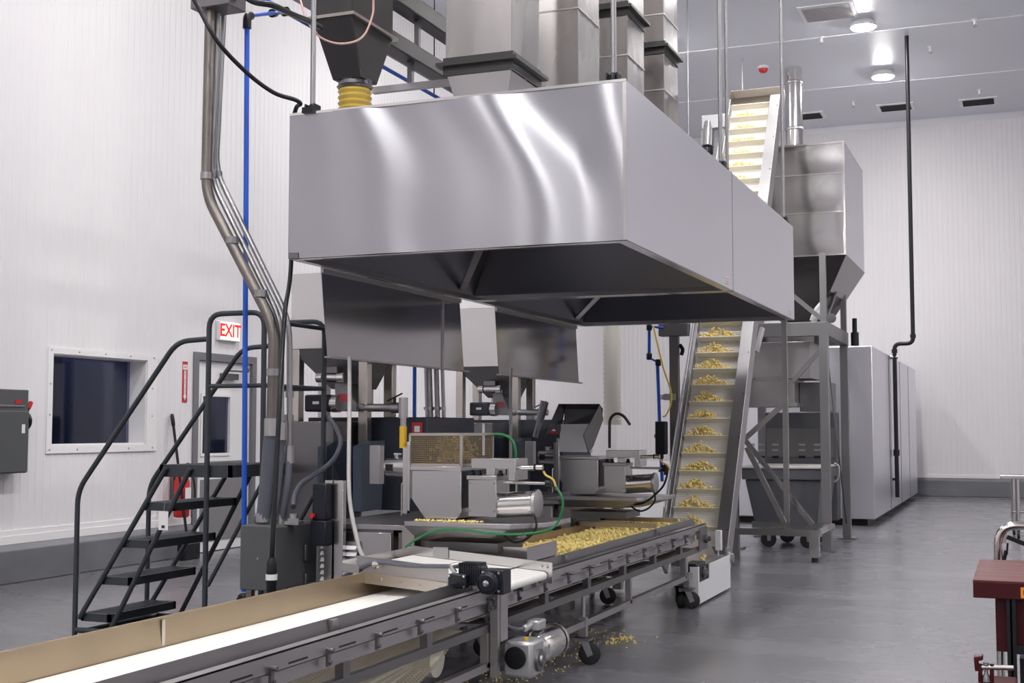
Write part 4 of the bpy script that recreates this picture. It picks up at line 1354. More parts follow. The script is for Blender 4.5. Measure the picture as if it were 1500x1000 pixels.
# cable tray tail and pinkish cable loop by the hopper
q = [at(440, 0, Y=7.3), at(450, 30, Y=7.2), at(470, 55, Y=7.15), at(500, 64, Y=7.15), at(530, 55, Y=7.2), at(545, 25, Y=7.3), at(547, 0, Y=7.35), at(547, -60, Y=7.4)]
tag(MB().tube(catm(q), .007, 8).build('loop_cable', COPPER), 'pinkish white cable hanging in a loop before the feed hopper', 'cable')
q0, q1 = at(432, 10, X=-4.72), at(560, 100, X=-4.72)
t = thing('drag_chain', 'black segmented cable chain running behind the feed hopper', 'cable chain', (-4.72, q0.y, q0.z))
for i in range(26):
    y = 6.6 + i * .11
    MB().box(-4.77, -4.67, y, y + .085, q0.z + .12, q0.z + .20).build('chain_link', BLACK, t, bevel=.008)
MB().box(-4.80, -4.64, 6.5, 11, q0.z + .09, q0.z + .118).build('support_tray', STEELD, t)
MB().cyl((-4.78, 6.7, q0.z + .118), (-4.78, 6.7, ZC), .01, 8).cyl((-4.78, 10.7, q0.z + .118), (-4.78, 10.7, ZC), .01, 8).build('tray_hanger', GALV, t)

# ------------------------------------------------------------------ conduits, pipes, cables at the left
YC = 6.32
def c_(px, py, y=YC): return at(px, py, Y=y)
t = thing('junction_box', 'dark junction box at top edge where three conduits start', 'junction box', c_(322, 12))
a, b = c_(292, 8), c_(348, 12)
MB().box(a.x, b.x, YC - .09, YC + .09, b.z, b.z + .16).build('box_body', STEELD, t, bevel=.006)
MB().cyl((a.x + .1, YC, b.z + .16), (a.x + .1, YC, ZC - .004), .02, 12).build('box_riser', GALV, t)
MB().tube(catm([(b.x - .02, YC, b.z + .12), c_(370, 2), c_(400, 8), c_(430, 22, 6.6), c_(450, 30, 6.9), c_(470, 40, 7.3)]), .018, 10).build('box_cable', BLACK, t)

def conduit(pts, r, flex, label, fm, y, straps, name='conduit'):
    P_ = [at(px, py, Y=y) for (px, py) in pts]
    t = thing('conduit', label, 'conduit', P_[-1], 'bent conduits')
    MB().tube(P_, r, 12, .12, 6).build('pipe', fm, t)
    for (px, py) in straps:
        q = at(px, py, Y=y)
        MB().cyl(q + V((0, 0, -.02)), q + V((0, 0, .02)), r + .007, 14).build('coupling', GALV, t)
    if flex:
        Q = [P_[-1] + V((0, 0, .03))] + [at(px, py, Y=yy) for (px, py, yy) in flex]
        MB().tube(catm(Q), r * 1.25, 12).build('flexible_tail', FLEX, t)
        MB().cyl(P_[-1] + V((0, 0, -.04)), P_[-1] + V((0, 0, .06)), r + .012, 16).build('fitting', STEELM, t)
        e = Q[-1]
        MB().cyl(e + V((0, 0, -.0)), e + V((0, 0, .05)), r + .010, 16).build('fitting', STEELM, t)
    return t


conduit([(308, 16), (302, 285), (402, 478), (398, 628)], .032, [(392, 690, 6.32), (385, 764, 6.33)], 'thick brown conduit, leftmost of three, bending down to grey box', GALVD, 6.30, ((303, 258), (340, 352), (382, 430), (400, 545)))
conduit([(319, 16), (309, 262), (412, 470), (412, 634)], .017, [(409, 700, 6.38), (400, 766, 6.38)], 'middle slim conduit, between the thick and the pale one', GALV, 6.36, ((312, 255), (412, 612)))
conduit([(328, 16), (316, 250), (424, 470), (424, 668)], .017, [(421, 710, 6.40), (412, 766, 6.42)], 'pale slim conduit, rightmost of three, bending to grey box', GALV, 6.42, ((320, 256), (424, 612), (424, 577)))
for (px, r_, lb) in ((627, .030, 'widest of three pale conduits standing between the poppers'), (639, .019, 'pale conduit with red band, middle of three between the poppers'),
                     (648, .014, 'slimmest pale conduit, rightmost of three between the poppers')):
    q0, q1 = at(px, 540, Y=8.75), at(px + 3, 640, Y=8.75)
    t = thing('conduit', lb, 'conduit', (q1.x, 8.75, 0), 'straight conduits between poppers')
    MB().tube([q0 + V((0, 0, 1.5)), q0, q1, V((q1.x, q1.y, 0))], r_, 12).build('pipe', GALV, t)
    q = at(px + 1, 598, Y=8.75)
    MB().cyl(q + V((0, 0, -.012)), q + V((0, 0, .012)), r_ + .008, 14).build('strap', STEELM, t)
    if px == 639:
        MB().cyl(q + V((0, 0, -.09)), q + V((0, 0, -.06)), r_ + .003, 14).build('red_band', REDL, t)

# blue air line: drop with elbows and ball valve, main running back
YBp = 6.52
def bp_(px, py): return at(px, py, Y=YBp)
t = thing('air_pipe', 'tall blue air pipe dropping before the ladder to a black valve', 'pipe', bp_(357, 880))
q0, q1 = bp_(362, 28), bp_(357, 866)
qm = at(418, 17, X=-4.62)
MB().tube([qm + V((.02, 0, 0)), bp_(362, 24), q1], .016, 12).build('pipe', BLUEP, t)
e0 = bp_(362, 24)
MB().tube([e0 + V((0, 0, -.075)), e0, e0 + (qm - e0).normalized() * .085], .026, 14, .05).build('elbow_fitting', BLACK, t)
e0 = e0 + (qm - e0) * .62
MB().cyl(e0, e0 + (qm - e0).normalized() * .08, .028, 14).build('elbow_fitting', BLACK, t)
MB().lathe(qm + V((.03, 0, 0)), (-1, 0, 0), [(0, .02), (.01, .032), (.05, .032), (.06, .02)], 14).build('elbow_fitting', BLACK, t)
v = bp_(357, 876)
MB().lathe(v + V((0, -.03, 0)), (0, 1, 0), [(0, .02), (.01, .032), (.05, .032), (.06, .02)], 18).box(v.x - .02, v.x + .02, YBp - .045, YBp - .03, v.z - .006, v.z + .006).build('ball_valve', BLACK, t)
t = thing('air_pipe', 'blue air main running back behind the feed hopper', 'pipe', (-4.62, 6.6, 3.7))
q = qm
MB().cyl((q.x, 5.6, q.z), (q.x, 13, q.z), .016, 12).build('pipe', BLUEP, t)
m = MB()
for y in (8.6, 11): m.cyl((q.x, y, q.z), (q.x, y + .07, q.z), .026, 12)
for y in (6.9, 9.8, 12.6): m.cyl((q.x, y, q.z + .01), (q.x, y, ZC), .006, 8)
m.build('pipe_clamp', BLACK, t)
q0 = at(607, 610, Y=9.0)
t = thing('air_pipe', 'blue air drop pipe standing between near and far bins', 'pipe', (q0.x, 9.0, 1.0))
MB().cyl((q0.x, 9.0, .0), (q0.x, 9.0, 3.7), .015, 12).build('pipe', BLUEP, t)

# grey electrical enclosure on legs
yb0 = 6.20
a, b = at(352, 769, Y=yb0), at(402, 866, Y=yb0)
xr_ = b.x
yb1 = at(465, 765, X=xr_).y
t = thing('electrical_enclosure', 'grey electrical enclosure on legs with conduits entering its top', 'electrical box', ((a.x + xr_) / 2, (yb0 + yb1) / 2, 0))
MB().box(a.x, xr_ - .02, yb0, yb1, b.z, a.z).build('enclosure_body', GREYBOX, t, bevel=.006)
dr = MB().box(xr_ - .018, xr_, yb0 + .004, yb1 - .004, b.z + .004, a.z - .006).build('enclosure_door', GREYBOX, t, bevel=.005)
for pz in (808, 850):
    q = at(446, pz, X=xr_)
    MB().box(xr_, xr_ + .018, q.y - .015, q.y + .015, q.z - .05, q.z + .04).build('latch', STEELD, dr, bevel=.004)
MB().lathe((a.x + .12, yb0, at(380, 818, Y=yb0).z), (0, -1, 0), [(0, .008), (.004, .008)], 10).build('lock_screw', STEELM, t)
for (x, y) in ((a.x + .04, yb0 + .05), (xr_ - .06, yb0 + .05), (a.x + .04, yb1 - .05), (xr_ - .06, yb1 - .05)):
    MB().box(x - .018, x + .018, y - .018, y + .018, 0, b.z).build('leg', STEELD, t)
q = at(430, 752, Y=6.36)
MB().cyl((q.x, 6.36, a.z), (q.x, 6.36, a.z + .035), .035, 6).cyl((q.x, 6.36, a.z + .035), (q.x, 6.36, a.z + .06), .026, 14).box(q.x - .04, q.x + .05, 6.33, 6.39, a.z, a.z + .02).build('cable_gland', STEELM, t)
# black starter boxes beside it
q0 = at(455, 708, Y=6.35)
t = thing('motor_starter', 'black motor starter box with red knob beside the louvred panel', 'switch box', (q0.x, 6.4, .7))
a, b = at(455, 708, Y=6.45), at(477, 800, Y=6.45)
MB().box(a.x, b.x, 6.45, 6.56, b.z, at(460, 762, Y=6.45).z).box(a.x + .005, b.x - .004, 6.46, 6.56, at(460, 762, Y=6.45).z, a.z).build('starter_box', BLKMOT, t, bevel=.008)
q = at(453, 755, Y=6.44)
MB().cyl((q.x + .02, 6.43, q.z), (q.x + .02, 6.452, q.z), .014, 12).build('red_knob', REDP, t)
MB().box(a.x + .03, a.x + .05, 6.56, 6.60, .1, a.z - .02).build('mounting_post', STEELM, t)
# black pendant cable along the hood edge with plug
t = thing('pendant_cable', 'black power cable swooping to the hood corner then hanging with plug', 'cable', (HX0, 6.5, .6))
yh_ = HYF - .03
P_ = [at(262, -40, Y=6.0), at(290, 10, Y=6.05), at(318, 60, Y=6.1), at(360, 105, Y=6.3), at(400, 135, Y=6.45), at(432, 146, Y=6.53), at(440, 152, Y=6.56), at(434, 158, Y=6.6), V((HX0 - .016, HYF + .06, HZ1 - .04))]
P_ += [V((HX0 - .016, HYF + .06, HZ1 - .2)), V((HX0 - .016, HYF + .06, HZ0 - .02))]
P_ += [at(417, 460, Y=6.3), at(411, 560, Y=6.0), at(405, 680, Y=5.9), at(400, 780, Y=5.85), at(398, 822, Y=5.85)]
MB().tube(catm(P_), .0135, 10).build('cable', BLACK, t)
e = P_[-1]
MB().lathe(e + V((0, 0, .02)), (0, 0, -1), [(0, .016), (.03, .028), (.09, .028), (.092, .03), (.12, .03), (.122, .028), (.19, .026), (.20, .02)], 18).build('plug', BLACK, t)
MB().lathe(e + V((0, 0, -.066)), (0, 0, -1), [(0, .031), (.03, .031)], 18).build('plug_label', PAPER, t)
MB().box(HX0 + .10, HX0 + .17, HYF - .028, HYF + .05, HZ1 + .0, HZ1 + .035).build('cable_clamp', BLACK, t)
# light grey vertical flex line in front
P_ = [at(512, 524, Y=6.9), at(512, 580, Y=6.6), at(511, 700, Y=6.35), at(514, 745, Y=6.3), at(522, 785, Y=6.25), at(530, 812, Y=6.2), at(545, 824, Y=6.0)]
tag(MB().tube(catm(P_), .012, 10).build('flexible_line', FLEXL), 'pale grey flexible line hanging from splash panel to cross conveyor', 'cable')
P_ = [at(672, 548, Y=9.3), at(674, 600, Y=9.2), at(676, 660, Y=9.1), at(677, 672, Y=9.05)]
P_ = [at(749, 540, Y=9.5), at(748, 580, Y=9.35), at(748, 675, Y=9.2)]
tag(MB().tube(catm(P_), .012, 10).build('flexible_line', FLEXL), 'pale line hanging from far splash panel behind near popper', 'cable')

# white panel behind the tray, and white hose behind
t = thing('partition_panel', 'white plastic partition panel behind the tray and far popper', 'panel', (-4.4, 15.2, 0))
MB().box(-5.19, -3.6, 15.2, 15.22, .02, 1.0).build('panel_sheet', WHITEP, t)
MB().box(-5.19, -5.15, 15.22, 15.26, 0, .95).box(-3.64, -3.60, 15.22, 15.26, 0, .95).build('panel_post', STEELM, t)
qh = at(897, 622, Y=12.9)
t = thing('corrugated_hose', 'off white corrugated hose hanging behind the far popper', 'hose', (qh.x, 12.9, qh.z))
prof = []
for i in range(44): prof += [(i * .05, .088), (i * .05 + .025, .097)]
MB().lathe((qh.x, 12.9, qh.z + .06), (0, 0, 1), prof, 24).build('hose_wall', HOSEW, t)
MB().lathe((qh.x, 12.9, qh.z), (0, 0, 1), [(0, .098), (.06, .098), (.062, .09)], 24).build('hose_collar', HOSEW, t)
MB().cyl((qh.x, 12.9, qh.z + 2.2), (qh.x, 12.9, ZC), .085, 18).build('hose_riser', GALV, t)

sm = bpy.data.materials.new('thin smoke')
sm.use_nodes = True
nt = sm.node_tree
nt.nodes.remove(nt.nodes['Principled BSDF'])
vol = nt.nodes.new('ShaderNodeVolumePrincipled')
vol.inputs['Color'].default_value = (.75, .82, 1, 1)
vol.inputs['Anisotropy'].default_value = .2
tcs = nt.nodes.new('ShaderNodeTexCoord')
ns = nt.nodes.new('ShaderNodeTexNoise')
ns.inputs['Scale'].default_value = 4
nt.links.new(tcs.outputs['Object'], ns.inputs['Vector'])
mrs = nt.nodes.new('ShaderNodeMapRange')
mrs.inputs['From Min'].default_value = .42
mrs.inputs['From Max'].default_value = .75
mrs.inputs['To Max'].default_value = .9
nt.links.new(ns.outputs['Fac'], mrs.inputs['Value'])
nt.links.new(mrs.outputs['Result'], vol.inputs['Density'])
nt.links.new(vol.outputs[0], nt.nodes['Material Output'].inputs['Volume'])
v_, f_ = ico(3)
o = MB().add([(-2.98 + .42 * a[0], 7.25 + .34 * a[1], 1.50 + .16 * a[2]) for a in v_], [tuple(int(i) for i in q_) for q_ in f_]).build('smoke_haze', sm)
tag(o, 'faint bluish smoke drifting above the mesh guard of near popper', 'smoke', kind='stuff')

# ================================================================== INCLINE CONVEYOR
SL = 1.58
def il(x, z, off=0.0):
    """point on the incline's front edge line at height z; off = distance out along the belt normal"""
    n = V((0, -SL, 1)).normalized()
    return V((x, 11.01 + z / SL, z)) + n * off
NRM = V((0, -SL, 1)).normalized()
DIR = V((0, 1, SL)).normalized()
IXL, IXR = -2.99, -2.43
t = thing('incline_conveyor', 'steep cleated incline conveyor lifting popcorn behind the hoods', 'conveyor', (-2.7, 11.2, 0))
INC = t
ztop = 5.15
for (xa, xb, nm) in ((IXR - .115, IXR, 'side_frame'), (IXL - .03, IXL, 'side_frame')):
    m = MB()
    A = [il(xa, .20), il(xb, .20), il(xb, .20, -.20), il(xa, .20, -.20)]
    B = [il(xa, ztop), il(xb, ztop), il(xb, ztop, -.20), il(xa, ztop, -.20)]
    m.loft(A, B)
    m.build(nm, STEELM, t, bevel=.004)
for (xa, xb) in ((IXL - .05, IXL - .042), (IXL - .075, IXL - .067)):
    m = MB()
    m.loft([il(xa, .5, -.02), il(xb, .5, -.02), il(xb, .5, -.06), il(xa, .5, -.06)], [il(xa, 4.8, -.02), il(xb, 4.8, -.02), il(xb, 4.8, -.06), il(xa, 4.8, -.06)])
    m.build('edge_strip', WHITEP, t)
bx0, bx1 = IXL + .002, IXR - .117
BO = -.095
m = MB().loft([il(bx0, .28, BO), il(bx1, .28, BO), il(bx1, .28, BO - .012), il(bx0, .28, BO - .012)],
              [il(bx0, ztop - .02, BO), il(bx1, ztop - .02, BO), il(bx1, ztop - .02, BO - .012), il(bx0, ztop - .02, BO - .012)])
s = 0.0
p0_ = il(0, .28, BO)
L_ = (il(0, ztop - .02, BO) - p0_).length
while s < L_:
    a = p0_ + DIR * s
    m.beam(V((bx0, a.y, a.z)) + NRM * .001, V((bx1, a.y, a.z)) + NRM * .001, .004, .004)
    s += .022
m.build('ribbed_belt', WHITEB, t)
s = .10
flights = []
while s < L_:
    a = p0_ + DIR * s
    o = MB()
    base = [V((bx0 + .01, a.y, a.z)), V((bx1 - .005, a.y, a.z))]
    tip = [b_ + NRM * .070 + DIR * .006 for b_ in base]
    th = DIR * .008
    o.loft([base[0], base[1], base[1] + th, base[0] + th], [tip[0], tip[1], tip[1] + th, tip[0] + th])
    o.build('cleat', CREAMB, t)
    flights.append(s)
    s += .192
m = MB().prism([il(IXL - .03, .20, .0), il(IXL - .03, .62, .14), il(IXL - .03, .62, .0)], (.004, 0, 0))
m.build('boot_cheek', STEEL, t)
# head hood at the top
q = il(0, ztop)
m = MB()
m.prism([il(IXL - .03, ztop, 0), il(IXL - .03, ztop, -.25), il(IXL - .03, ztop + .22, -.25), il(IXL - .03, ztop + .17, -.06)], (.006, 0, 0))
m.prism([il(IXR, ztop, 0), il(IXR, ztop, -.25), il(IXR, ztop + .22, -.25), il(IXR, ztop + .17, -.06)], (-.006, 0, 0))
m.prism([il(IXL - .03, ztop + .02, -.25), il(IXR, ztop + .02, -.25), il(IXR, ztop + .22, -.25), il(IXL - .03, ztop + .22, -.25)], (0, .006, 0))
m.prism([il(IXL - .03, ztop + .22, -.25), il(IXR, ztop + .22, -.25), il(IXR, ztop + .19, -.10), il(IXL - .03, ztop + .19, -.10)], (0, 0, .006))
m.build('head_hood', STEELW, t)
q = il(IXL - .12, 4.72, -.1)
hm = MB().lathe(q + V((-.1, 0, .18)), (.0, -.25, -1), [(0, .06), (.10, .06), (.11, .075), (.30, .075), (.32, .05)], 20).build('head_motor', STEEL, t)
MB().lathe(q + V((-.1, -.08, -.14)), (0, -.25, -1), [(0, .07), (.05, .07)], 20).build('fan_cover', BLKMOT, hm)
MB().box(q.x - .17, q.x + .1, q.y - .05, q.y + .06, q.z + .1, q.z + .26).build('head_gearbox', ALU, hm, bevel=.01)
# bolts on the right frame
for z in np.linspace(.5, 5.0, 12):
    MB().lathe(il(IXR - .02, z, .001), NRM, [(0, .008), (.004, .008)], 8).build('frame_bolt', STEELD, t)
# boot bearing
MB().lathe((IXR + .002, 11.19, .27), (1, 0, 0), [(0, .055), (.03, .055), (.04, .04), (.06, .04)], 20).box(IXR, IXR + .02, 11.12, 11.28, .18, .36).build('boot_bearing', STEELM, t)
# support frame on the floor
fy = 13.75
m = MB()
m.beam((-2.9, fy, .30), (-1.98, fy, .30), .06, .07).beam((-2.9, fy + 1.0, .30), (-1.98, fy + 1.0, .30), .06, .07).beam((-2.05, fy, .30), (-2.05, fy + 1.0, .30), .06, .07)
m.build('frame_base', STEEL, t)
q0, q1 = at(1154, 474, Y=fy), at(1153, 772, Y=fy)
MB().beam((q1.x, fy, .33), (q1.x, fy, q0.z + .05), .055, .055).build('frame_post', STEEL, t)
MB().beam(at(1094, 655, Y=fy - .03), at(1149, 766, Y=fy - .03), .03, .055).build('frame_diagonal', STEEL, t)
MB().beam(at(1092, 645, Y=fy + .3), at(1190, 768, Y=fy + .3), .03, .055).build('frame_diagonal', STEEL, t)
MB().beam(at(1085, 648, Y=fy + .03), at(1152, 588, Y=fy + .03), .03, .055).build('frame_diagonal', STEEL, t)
MB().beam(at(1107, 556, Y=fy), at(1152, 553, Y=fy), .03, .05).build('frame_strut', STEEL, t)
MB().beam(at(1117, 480, Y=fy), at(1108, 515, Y=fy - .1), .03, .05).build('frame_strut', STEEL, t)
for (x) in (-2.05,):
    MB().box(x - .05, x + .05, fy - .06, fy + .03, .05, .30).build('frame_foot', STEEL, t)
    MB().cyl((x, fy - .015, 0), (x, fy - .015, .05), .035, 14).build('levelling_pad', BLACKR, t)
MB().box(-2.95, -2.85, fy - .05, fy + .05, 0, .28).build('frame_foot', STEEL, t)
# popcorn on the flights
sp, sz = [], []
for s in flights:
    a = p0_ + DIR * s
    if a.z > 4.95: continue
    lo = a.z < 2.6
    w = rng.uniform(.29, .36)
    n_ = 120 if lo else 60
    for i in range(n_):
        u = rng.beta(1.5, 1.6)
        h = 1.0 - abs(u - .45) * 1.7
        x = bx0 + .02 + u * (w + .02)
        up_ = .010 + max(.03, .125 * h) * rng.uniform(0, 1) * (1 if lo else .6)
        p_ = a + DIR * (.012 + up_) + NRM * rng.uniform(.012, .060)
        sp.append((x, p_.y, p_.z))
        sz.append(rng.uniform(.011, .016))
    for i in range(5):
        p_ = a + DIR * .025 + NRM * rng.uniform(.012, .05)
        sp.append((bx0 + rng.uniform(w, .43), p_.y, p_.z))
        sz.append(rng.uniform(.009, .012))
tag(popcorn('popcorn_piles', np.array(sp), sz, 2, 3), 'small yellow popcorn piles on every cleat of the incline conveyor', 'popcorn', kind='stuff')

# white guard and catch box at the foot of the conveyor
t = thing('foot_guard', 'white panel guard with square cutout at foot of the incline', 'guard', (-2.42, 10.6, 0))
yg0, yg1 = 9.97, 11.16
gA, gB = at(1015, 833, X=-2.40), at(1061, 815, X=-2.40)
z1a, z1b = gA.z, gB.z
m = MB()
xg = -2.40
w0, w1 = at(1023, 845, X=xg).y, at(1038, 845, X=xg).y
wz = at(1030, 850, X=xg).z
m.prism([(xg, yg0, .02), (xg, yg1, .02), (xg, yg1, z1b), (xg, w1, z1b - .0), (xg, w1, wz), (xg, w0, wz), (xg, w0, z1a), (xg, yg0, z1a)], (.008, 0, 0))
m.prism([(xg, yg0, .02), (xg - .06, yg0, .02), (xg - .06, yg0, z1a), (xg, yg0, z1a)], (0, .006, 0))
m.build('guard_sheet', WHITEP, t)
MB().box(-2.52, -2.405, yg0 + .02, yg0 + .32, .10, .33).build('pillow_block', BLKMOT, t, bevel=.01)
MB().lathe((-2.404, (w0 + w1) / 2 + .03, wz + .06), (1, 0, 0), [(0, .05), (.01, .05), (.014, .03), (.03, .028)], 18).build('shaft_bearing', STEELD, t)
MB().box(-2.62, -2.42, yg0 + .33, yg1, .02, .30).build('catch_box', STEELM, t)
m = MB().prism([(-2.53, yg0 + .2, .30), (-2.53, yg1, .30), (-2.60, yg1, .46), (-2.60, yg0 + .2, .46)], (.004, 0, 0))
m.build('deflector_sheet', STEELW, t)
q = at(1052, 790, X=-2.45)
MB().box(-2.47, -2.42, q.y - .03, q.y + .03, q.z - .09, q.z + .08).box(-2.455, -2.445, q.y - .01, q.y + .01, .31, q.z - .09).build('sensor', WHITEP, t, bevel=.008)
cst = MB().box(-2.55, -2.46, yg0 - .14, yg0 - .02, .16, .175).box(-2.545, -2.54, yg0 - .12, yg0 - .04, .05, .16).box(-2.47, -2.465, yg0 - .12, yg0 - .04, .05, .16).build('caster_fork', BLACK, t)
MB().lathe((-2.535, yg0 - .08, .062), (1, 0, 0), [(0, .055), (.005, .062), (.055, .062), (.06, .055)], 22).build('caster_wheel', BLACKR, cst)
sp = [(-2.47, yg0 + .30, .345), (-2.46, yg0 + .42, .33), (-2.47, yg0 + .55, .335), (-2.50, yg0 + .25, .345), (-2.52, yg0 + .48, .325)]
for i, p_ in enumerate(sp[1:3]):
    o = popcorn('popcorn_piece', np.array([p_]), [.022], 2, 4)
    tag(o, ['stray popcorn piece on the foot guard edge, nearer', 'stray popcorn piece on the foot guard edge, farther'][i], 'popcorn')
# spilled crumbs under the conveyor
sp, sz = [], []
for i in range(420):
    y = rng.uniform(4.8, 8.6)
    sp.append((rng.normal(-2.75, .12), y, .006))
    sz.append(rng.uniform(.004, .009))
for i in range(60):
    sp.append((rng.normal(-2.5, .05), rng.normal(8.25, .10), .008))
    sz.append(rng.uniform(.005, .011))
tag(popcorn('spilled_popcorn', np.array(sp), sz, 1, 2), 'spilled popcorn crumbs scattered on the floor under the long conveyor', 'popcorn', kind='stuff')

# upright post with control gear left of the incline
t = thing('control_mast', 'grey upright mast with air gear left of the incline conveyor', 'mast', (-3.35, 12.9, 0))
def cm(px, py, dy=0): return at(px, py, Y=12.9 + dy)
q = cm(988, 520)
MB().box(q.x - .045, q.x + .045, 12.86, 12.94, 0, 2.55).build('mast_post', STEELD, t)
a, b = cm(968, 475), cm(1010, 492)
MB().box(a.x, b.x, 12.80, 12.95, b.z, a.z).build('mast_bracket', STEELD, t, bevel=.005)
a, b = cm(966, 617), cm(981, 665)
ctl = MB().box(a.x, b.x, 12.72, 12.84, b.z, a.z).build('control_station', BLACK, t, bevel=.01)
MB().cyl((a.x - .02, 12.78, a.z - .15), (a.x + .001, 12.78, a.z - .15), .02, 12).build('push_button', REDP, ctl)
a, b = cm(976, 577), cm(992, 586)
MB().box(a.x, b.x, 12.78, 12.90, b.z, a.z).cyl(cm(971, 585), cm(971, 578), .03, 12).build('air_regulator', STEELM, t)
MB().tube(catm([cm(996, 505, .05), cm(1000, 512, .03), cm(998, 520, .02)], 6), .02, 8).build('black_bracket', BLACK, t)
t = thing('air_pipe', 'blue air pipe with black elbows beside the control mast', 'pipe', cm(967, 690))
MB().tube([cm(972, 480, -.1), cm(951, 478, -.1), cm(951, 524, -.1), cm(963, 530, -.1), cm(967, 640, -.1), cm(970, 705, -.1)], .018, 12).build('pipe', BLUEP, t)
for (px, py) in ((951, 479), (951, 522), (964, 531), (968, 667)):
    q = cm(px, py, -.1)
    MB().lathe(q + V((0, 0, -.035)), (0, 0, 1), [(0, .022), (.01, .03), (.06, .03), (.07, .022)], 12).build('elbow_fitting', BLACK, t)
tag(MB().tube(catm([cm(957, 477, -.12), cm(962, 500, -.14), cm(972, 540, -.15), cm(982, 570, -.14), cm(983, 590, -.14), cm(976, 607, -.14), cm(971, 610, -.13)]), .009, 8).build('air_hose', YELH), 'thin yellow air hose curling down beside the blue pipe', 'hose')

# ================================================================== TOWER, BIN, TOTE, OVEN
t = thing('bin_tower', 'grey steel tower frame standing under the large stainless bin', 'tower frame', (-2.5, 15.8, 0))
TX1, TX0, TY0, TY1 = -2.09, -3.15, 14.95, 16.75
for (x, y) in ((TX1, TY0), (TX0, TY0), (TX1, TY1), (TX0, TY1)):
    MB().box(x - .05, x + .05, y - .05, y + .05, .02, 2.46).build('tower_post', TWRM, t, bevel=.004)
    MB().box(x - .11, x + .11, y - .11, y + .11, 0, .02).build('foot_plate', TWRM, t)
    MB().box(x - .035, x + .035, y - .035, y + .035, 2.62, 3.42).build('upper_post', TWRM, t)
for y in (TY0, TY1): MB().box(TX0 - .05, TX1 + .05, y - .05, y + .05, 2.46, 2.62).build('cross_beam', TWRM, t, bevel=.004)
for x in (TX0, TX1): MB().box(x - .05, x + .05, TY0 + .05, TY1 - .05, 2.46, 2.62).build('side_beam', TWRM, t, bevel=.004)
MB().beam((TX1 - .03, TY0, 2.66), (TX1 - .55, TY0, 3.12), .05, .05).build('upper_diagonal', TWRM, t)
MB().beam(at(1208, 505, Y=TY0 + .02), at(1160, 560, Y=TY0 + .02), .05, .05).build('lower_diagonal', TWRM, t)
MB().beam((TX1, TY0 + .1, 2.64), (TX1, TY1 - .1, 3.35), .04, .04).build('side_diagonal', STEELD, t)
MB().beam((TX1, TY0 + .15, 2.4), (TX1, TY1 - .05, .2), .015, .02).build('side_rod', STEELD, t)
q = at(1218, 466, Y=TY0 - .02)
MB().lathe(q, (0, -1, 0), [(0, .055), (.02, .055), (.021, .03), (.03, .03)], 20).build('eye_ring', STEELD, t)
q = at(1252, 485, Y=TY1)
MB().cyl((q.x + .0, TY1, 2.45), (q.x, TY1, 2.62), .05, 12).cyl((q.x, TY1, 2.62), (q.x, TY1, 2.80), .03, 12).build('level_sensor', BLACK, t)

t = thing('surge_bin', 'large square stainless bin with bright lamp reflections on tower', 'bin', (-2.45, 16.25, 3.43))
bx0_, bx1_, by0, by1, bz0, bz1 = -3.05, -1.87, 15.30, 17.20, 3.44, 4.775
rows = [bz0, 3.95, 4.41, bz1]
for i in range(3):
    za, zb = rows[i], rows[i + 1]
    m = MB()
    nx, nz = 14, 8
    vs, fs = [], []
    for j in range(nz + 1):
        for k in range(nx + 1):
            u, w_ = k / nx, j / nz
            bul = .012 * math.sin(PI * u) * math.sin(PI * w_)
            vs.append((bx0_ + (bx1_ - bx0_) * u, by0 - bul, za + (zb - za) * w_))
    for j in range(nz):
        for k in range(nx):
            a = j * (nx + 1) + k
            fs.append((a, a + 1, a + nx + 2, a + nx + 1))
    m.add(vs, fs)
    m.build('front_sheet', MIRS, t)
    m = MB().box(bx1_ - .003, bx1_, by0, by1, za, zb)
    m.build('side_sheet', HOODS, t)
m = MB().box(bx0_, bx1_ - .004, by1 - .004, by1, bz0, bz1).box(bx0_, bx0_ + .003, by0 + .003, by1 - .005, bz0, bz1)
m.build('rear_sheets', STEEL, t)
m = MB()
for z in rows[:3]: m.box(bx0_, bx1_ + .004, by0 - .014, by0 + .01, z - .008, z + .008)
m.box(bx1_ - .02, bx1_ + .004, by0 - .006, by0 + .01, bz0, bz1).box(bx0_, bx1_ + .004, by0 - .014, by0 + .01, bz1 - .012, bz1 + .008)
m.box(bx1_ - .006, bx1_ + .006, by0, by1, bz1 - .01, bz1 + .008)
m.build('edge_trim', CHROME, t)
ho = MB()
ho.loft([(bx0_, by0, bz0 - .008), (bx1_, by0, bz0 - .008), (bx1_, by1, bz0 - .008), (bx0_, by1, bz0 - .008)],
        [(bx0_ + .3, by0 + .55, 2.72), (bx1_ - .42, by0 + .55, 2.72), (bx1_ - .42, by1 - .35, 2.72), (bx0_ + .3, by1 - .35, 2.72)])
ho.build('bin_hopper', OLDST, t)  # same metal as the bin; shade on its slopes put into darker colour
f_ = lambda u, w_: V((bx1_ - .42 * w_ + .006, (by0 + .55 * w_) * (1 - u) + (by1 - .35 * w_) * u, bz0 - .008 - (bz0 - .008 - 2.72) * w_))
MB().quadsheet(f_(0, 0), f_(1, 0), f_(1, .55), f_(0, .55), .004).build('lit_slope_sheet', STEELM, t)  # paler overlay on the hopper; light on its right slope put into colour
MB().box(bx0_ + .35, bx1_ - .47, by0 + .6, by1 - .4, 2.35, 2.72).build('bin_outlet', STEELD, t)
for px_ in (0, .12): MB().tube(catm([at(1204, 445 + px_ * 60, Y=15.1), at(1196, 455 + px_ * 60, Y=15.1), at(1190, 470 + px_ * 60, Y=15.1)], 5), .035, 10).build('white_sleeve', WHITEP, t)

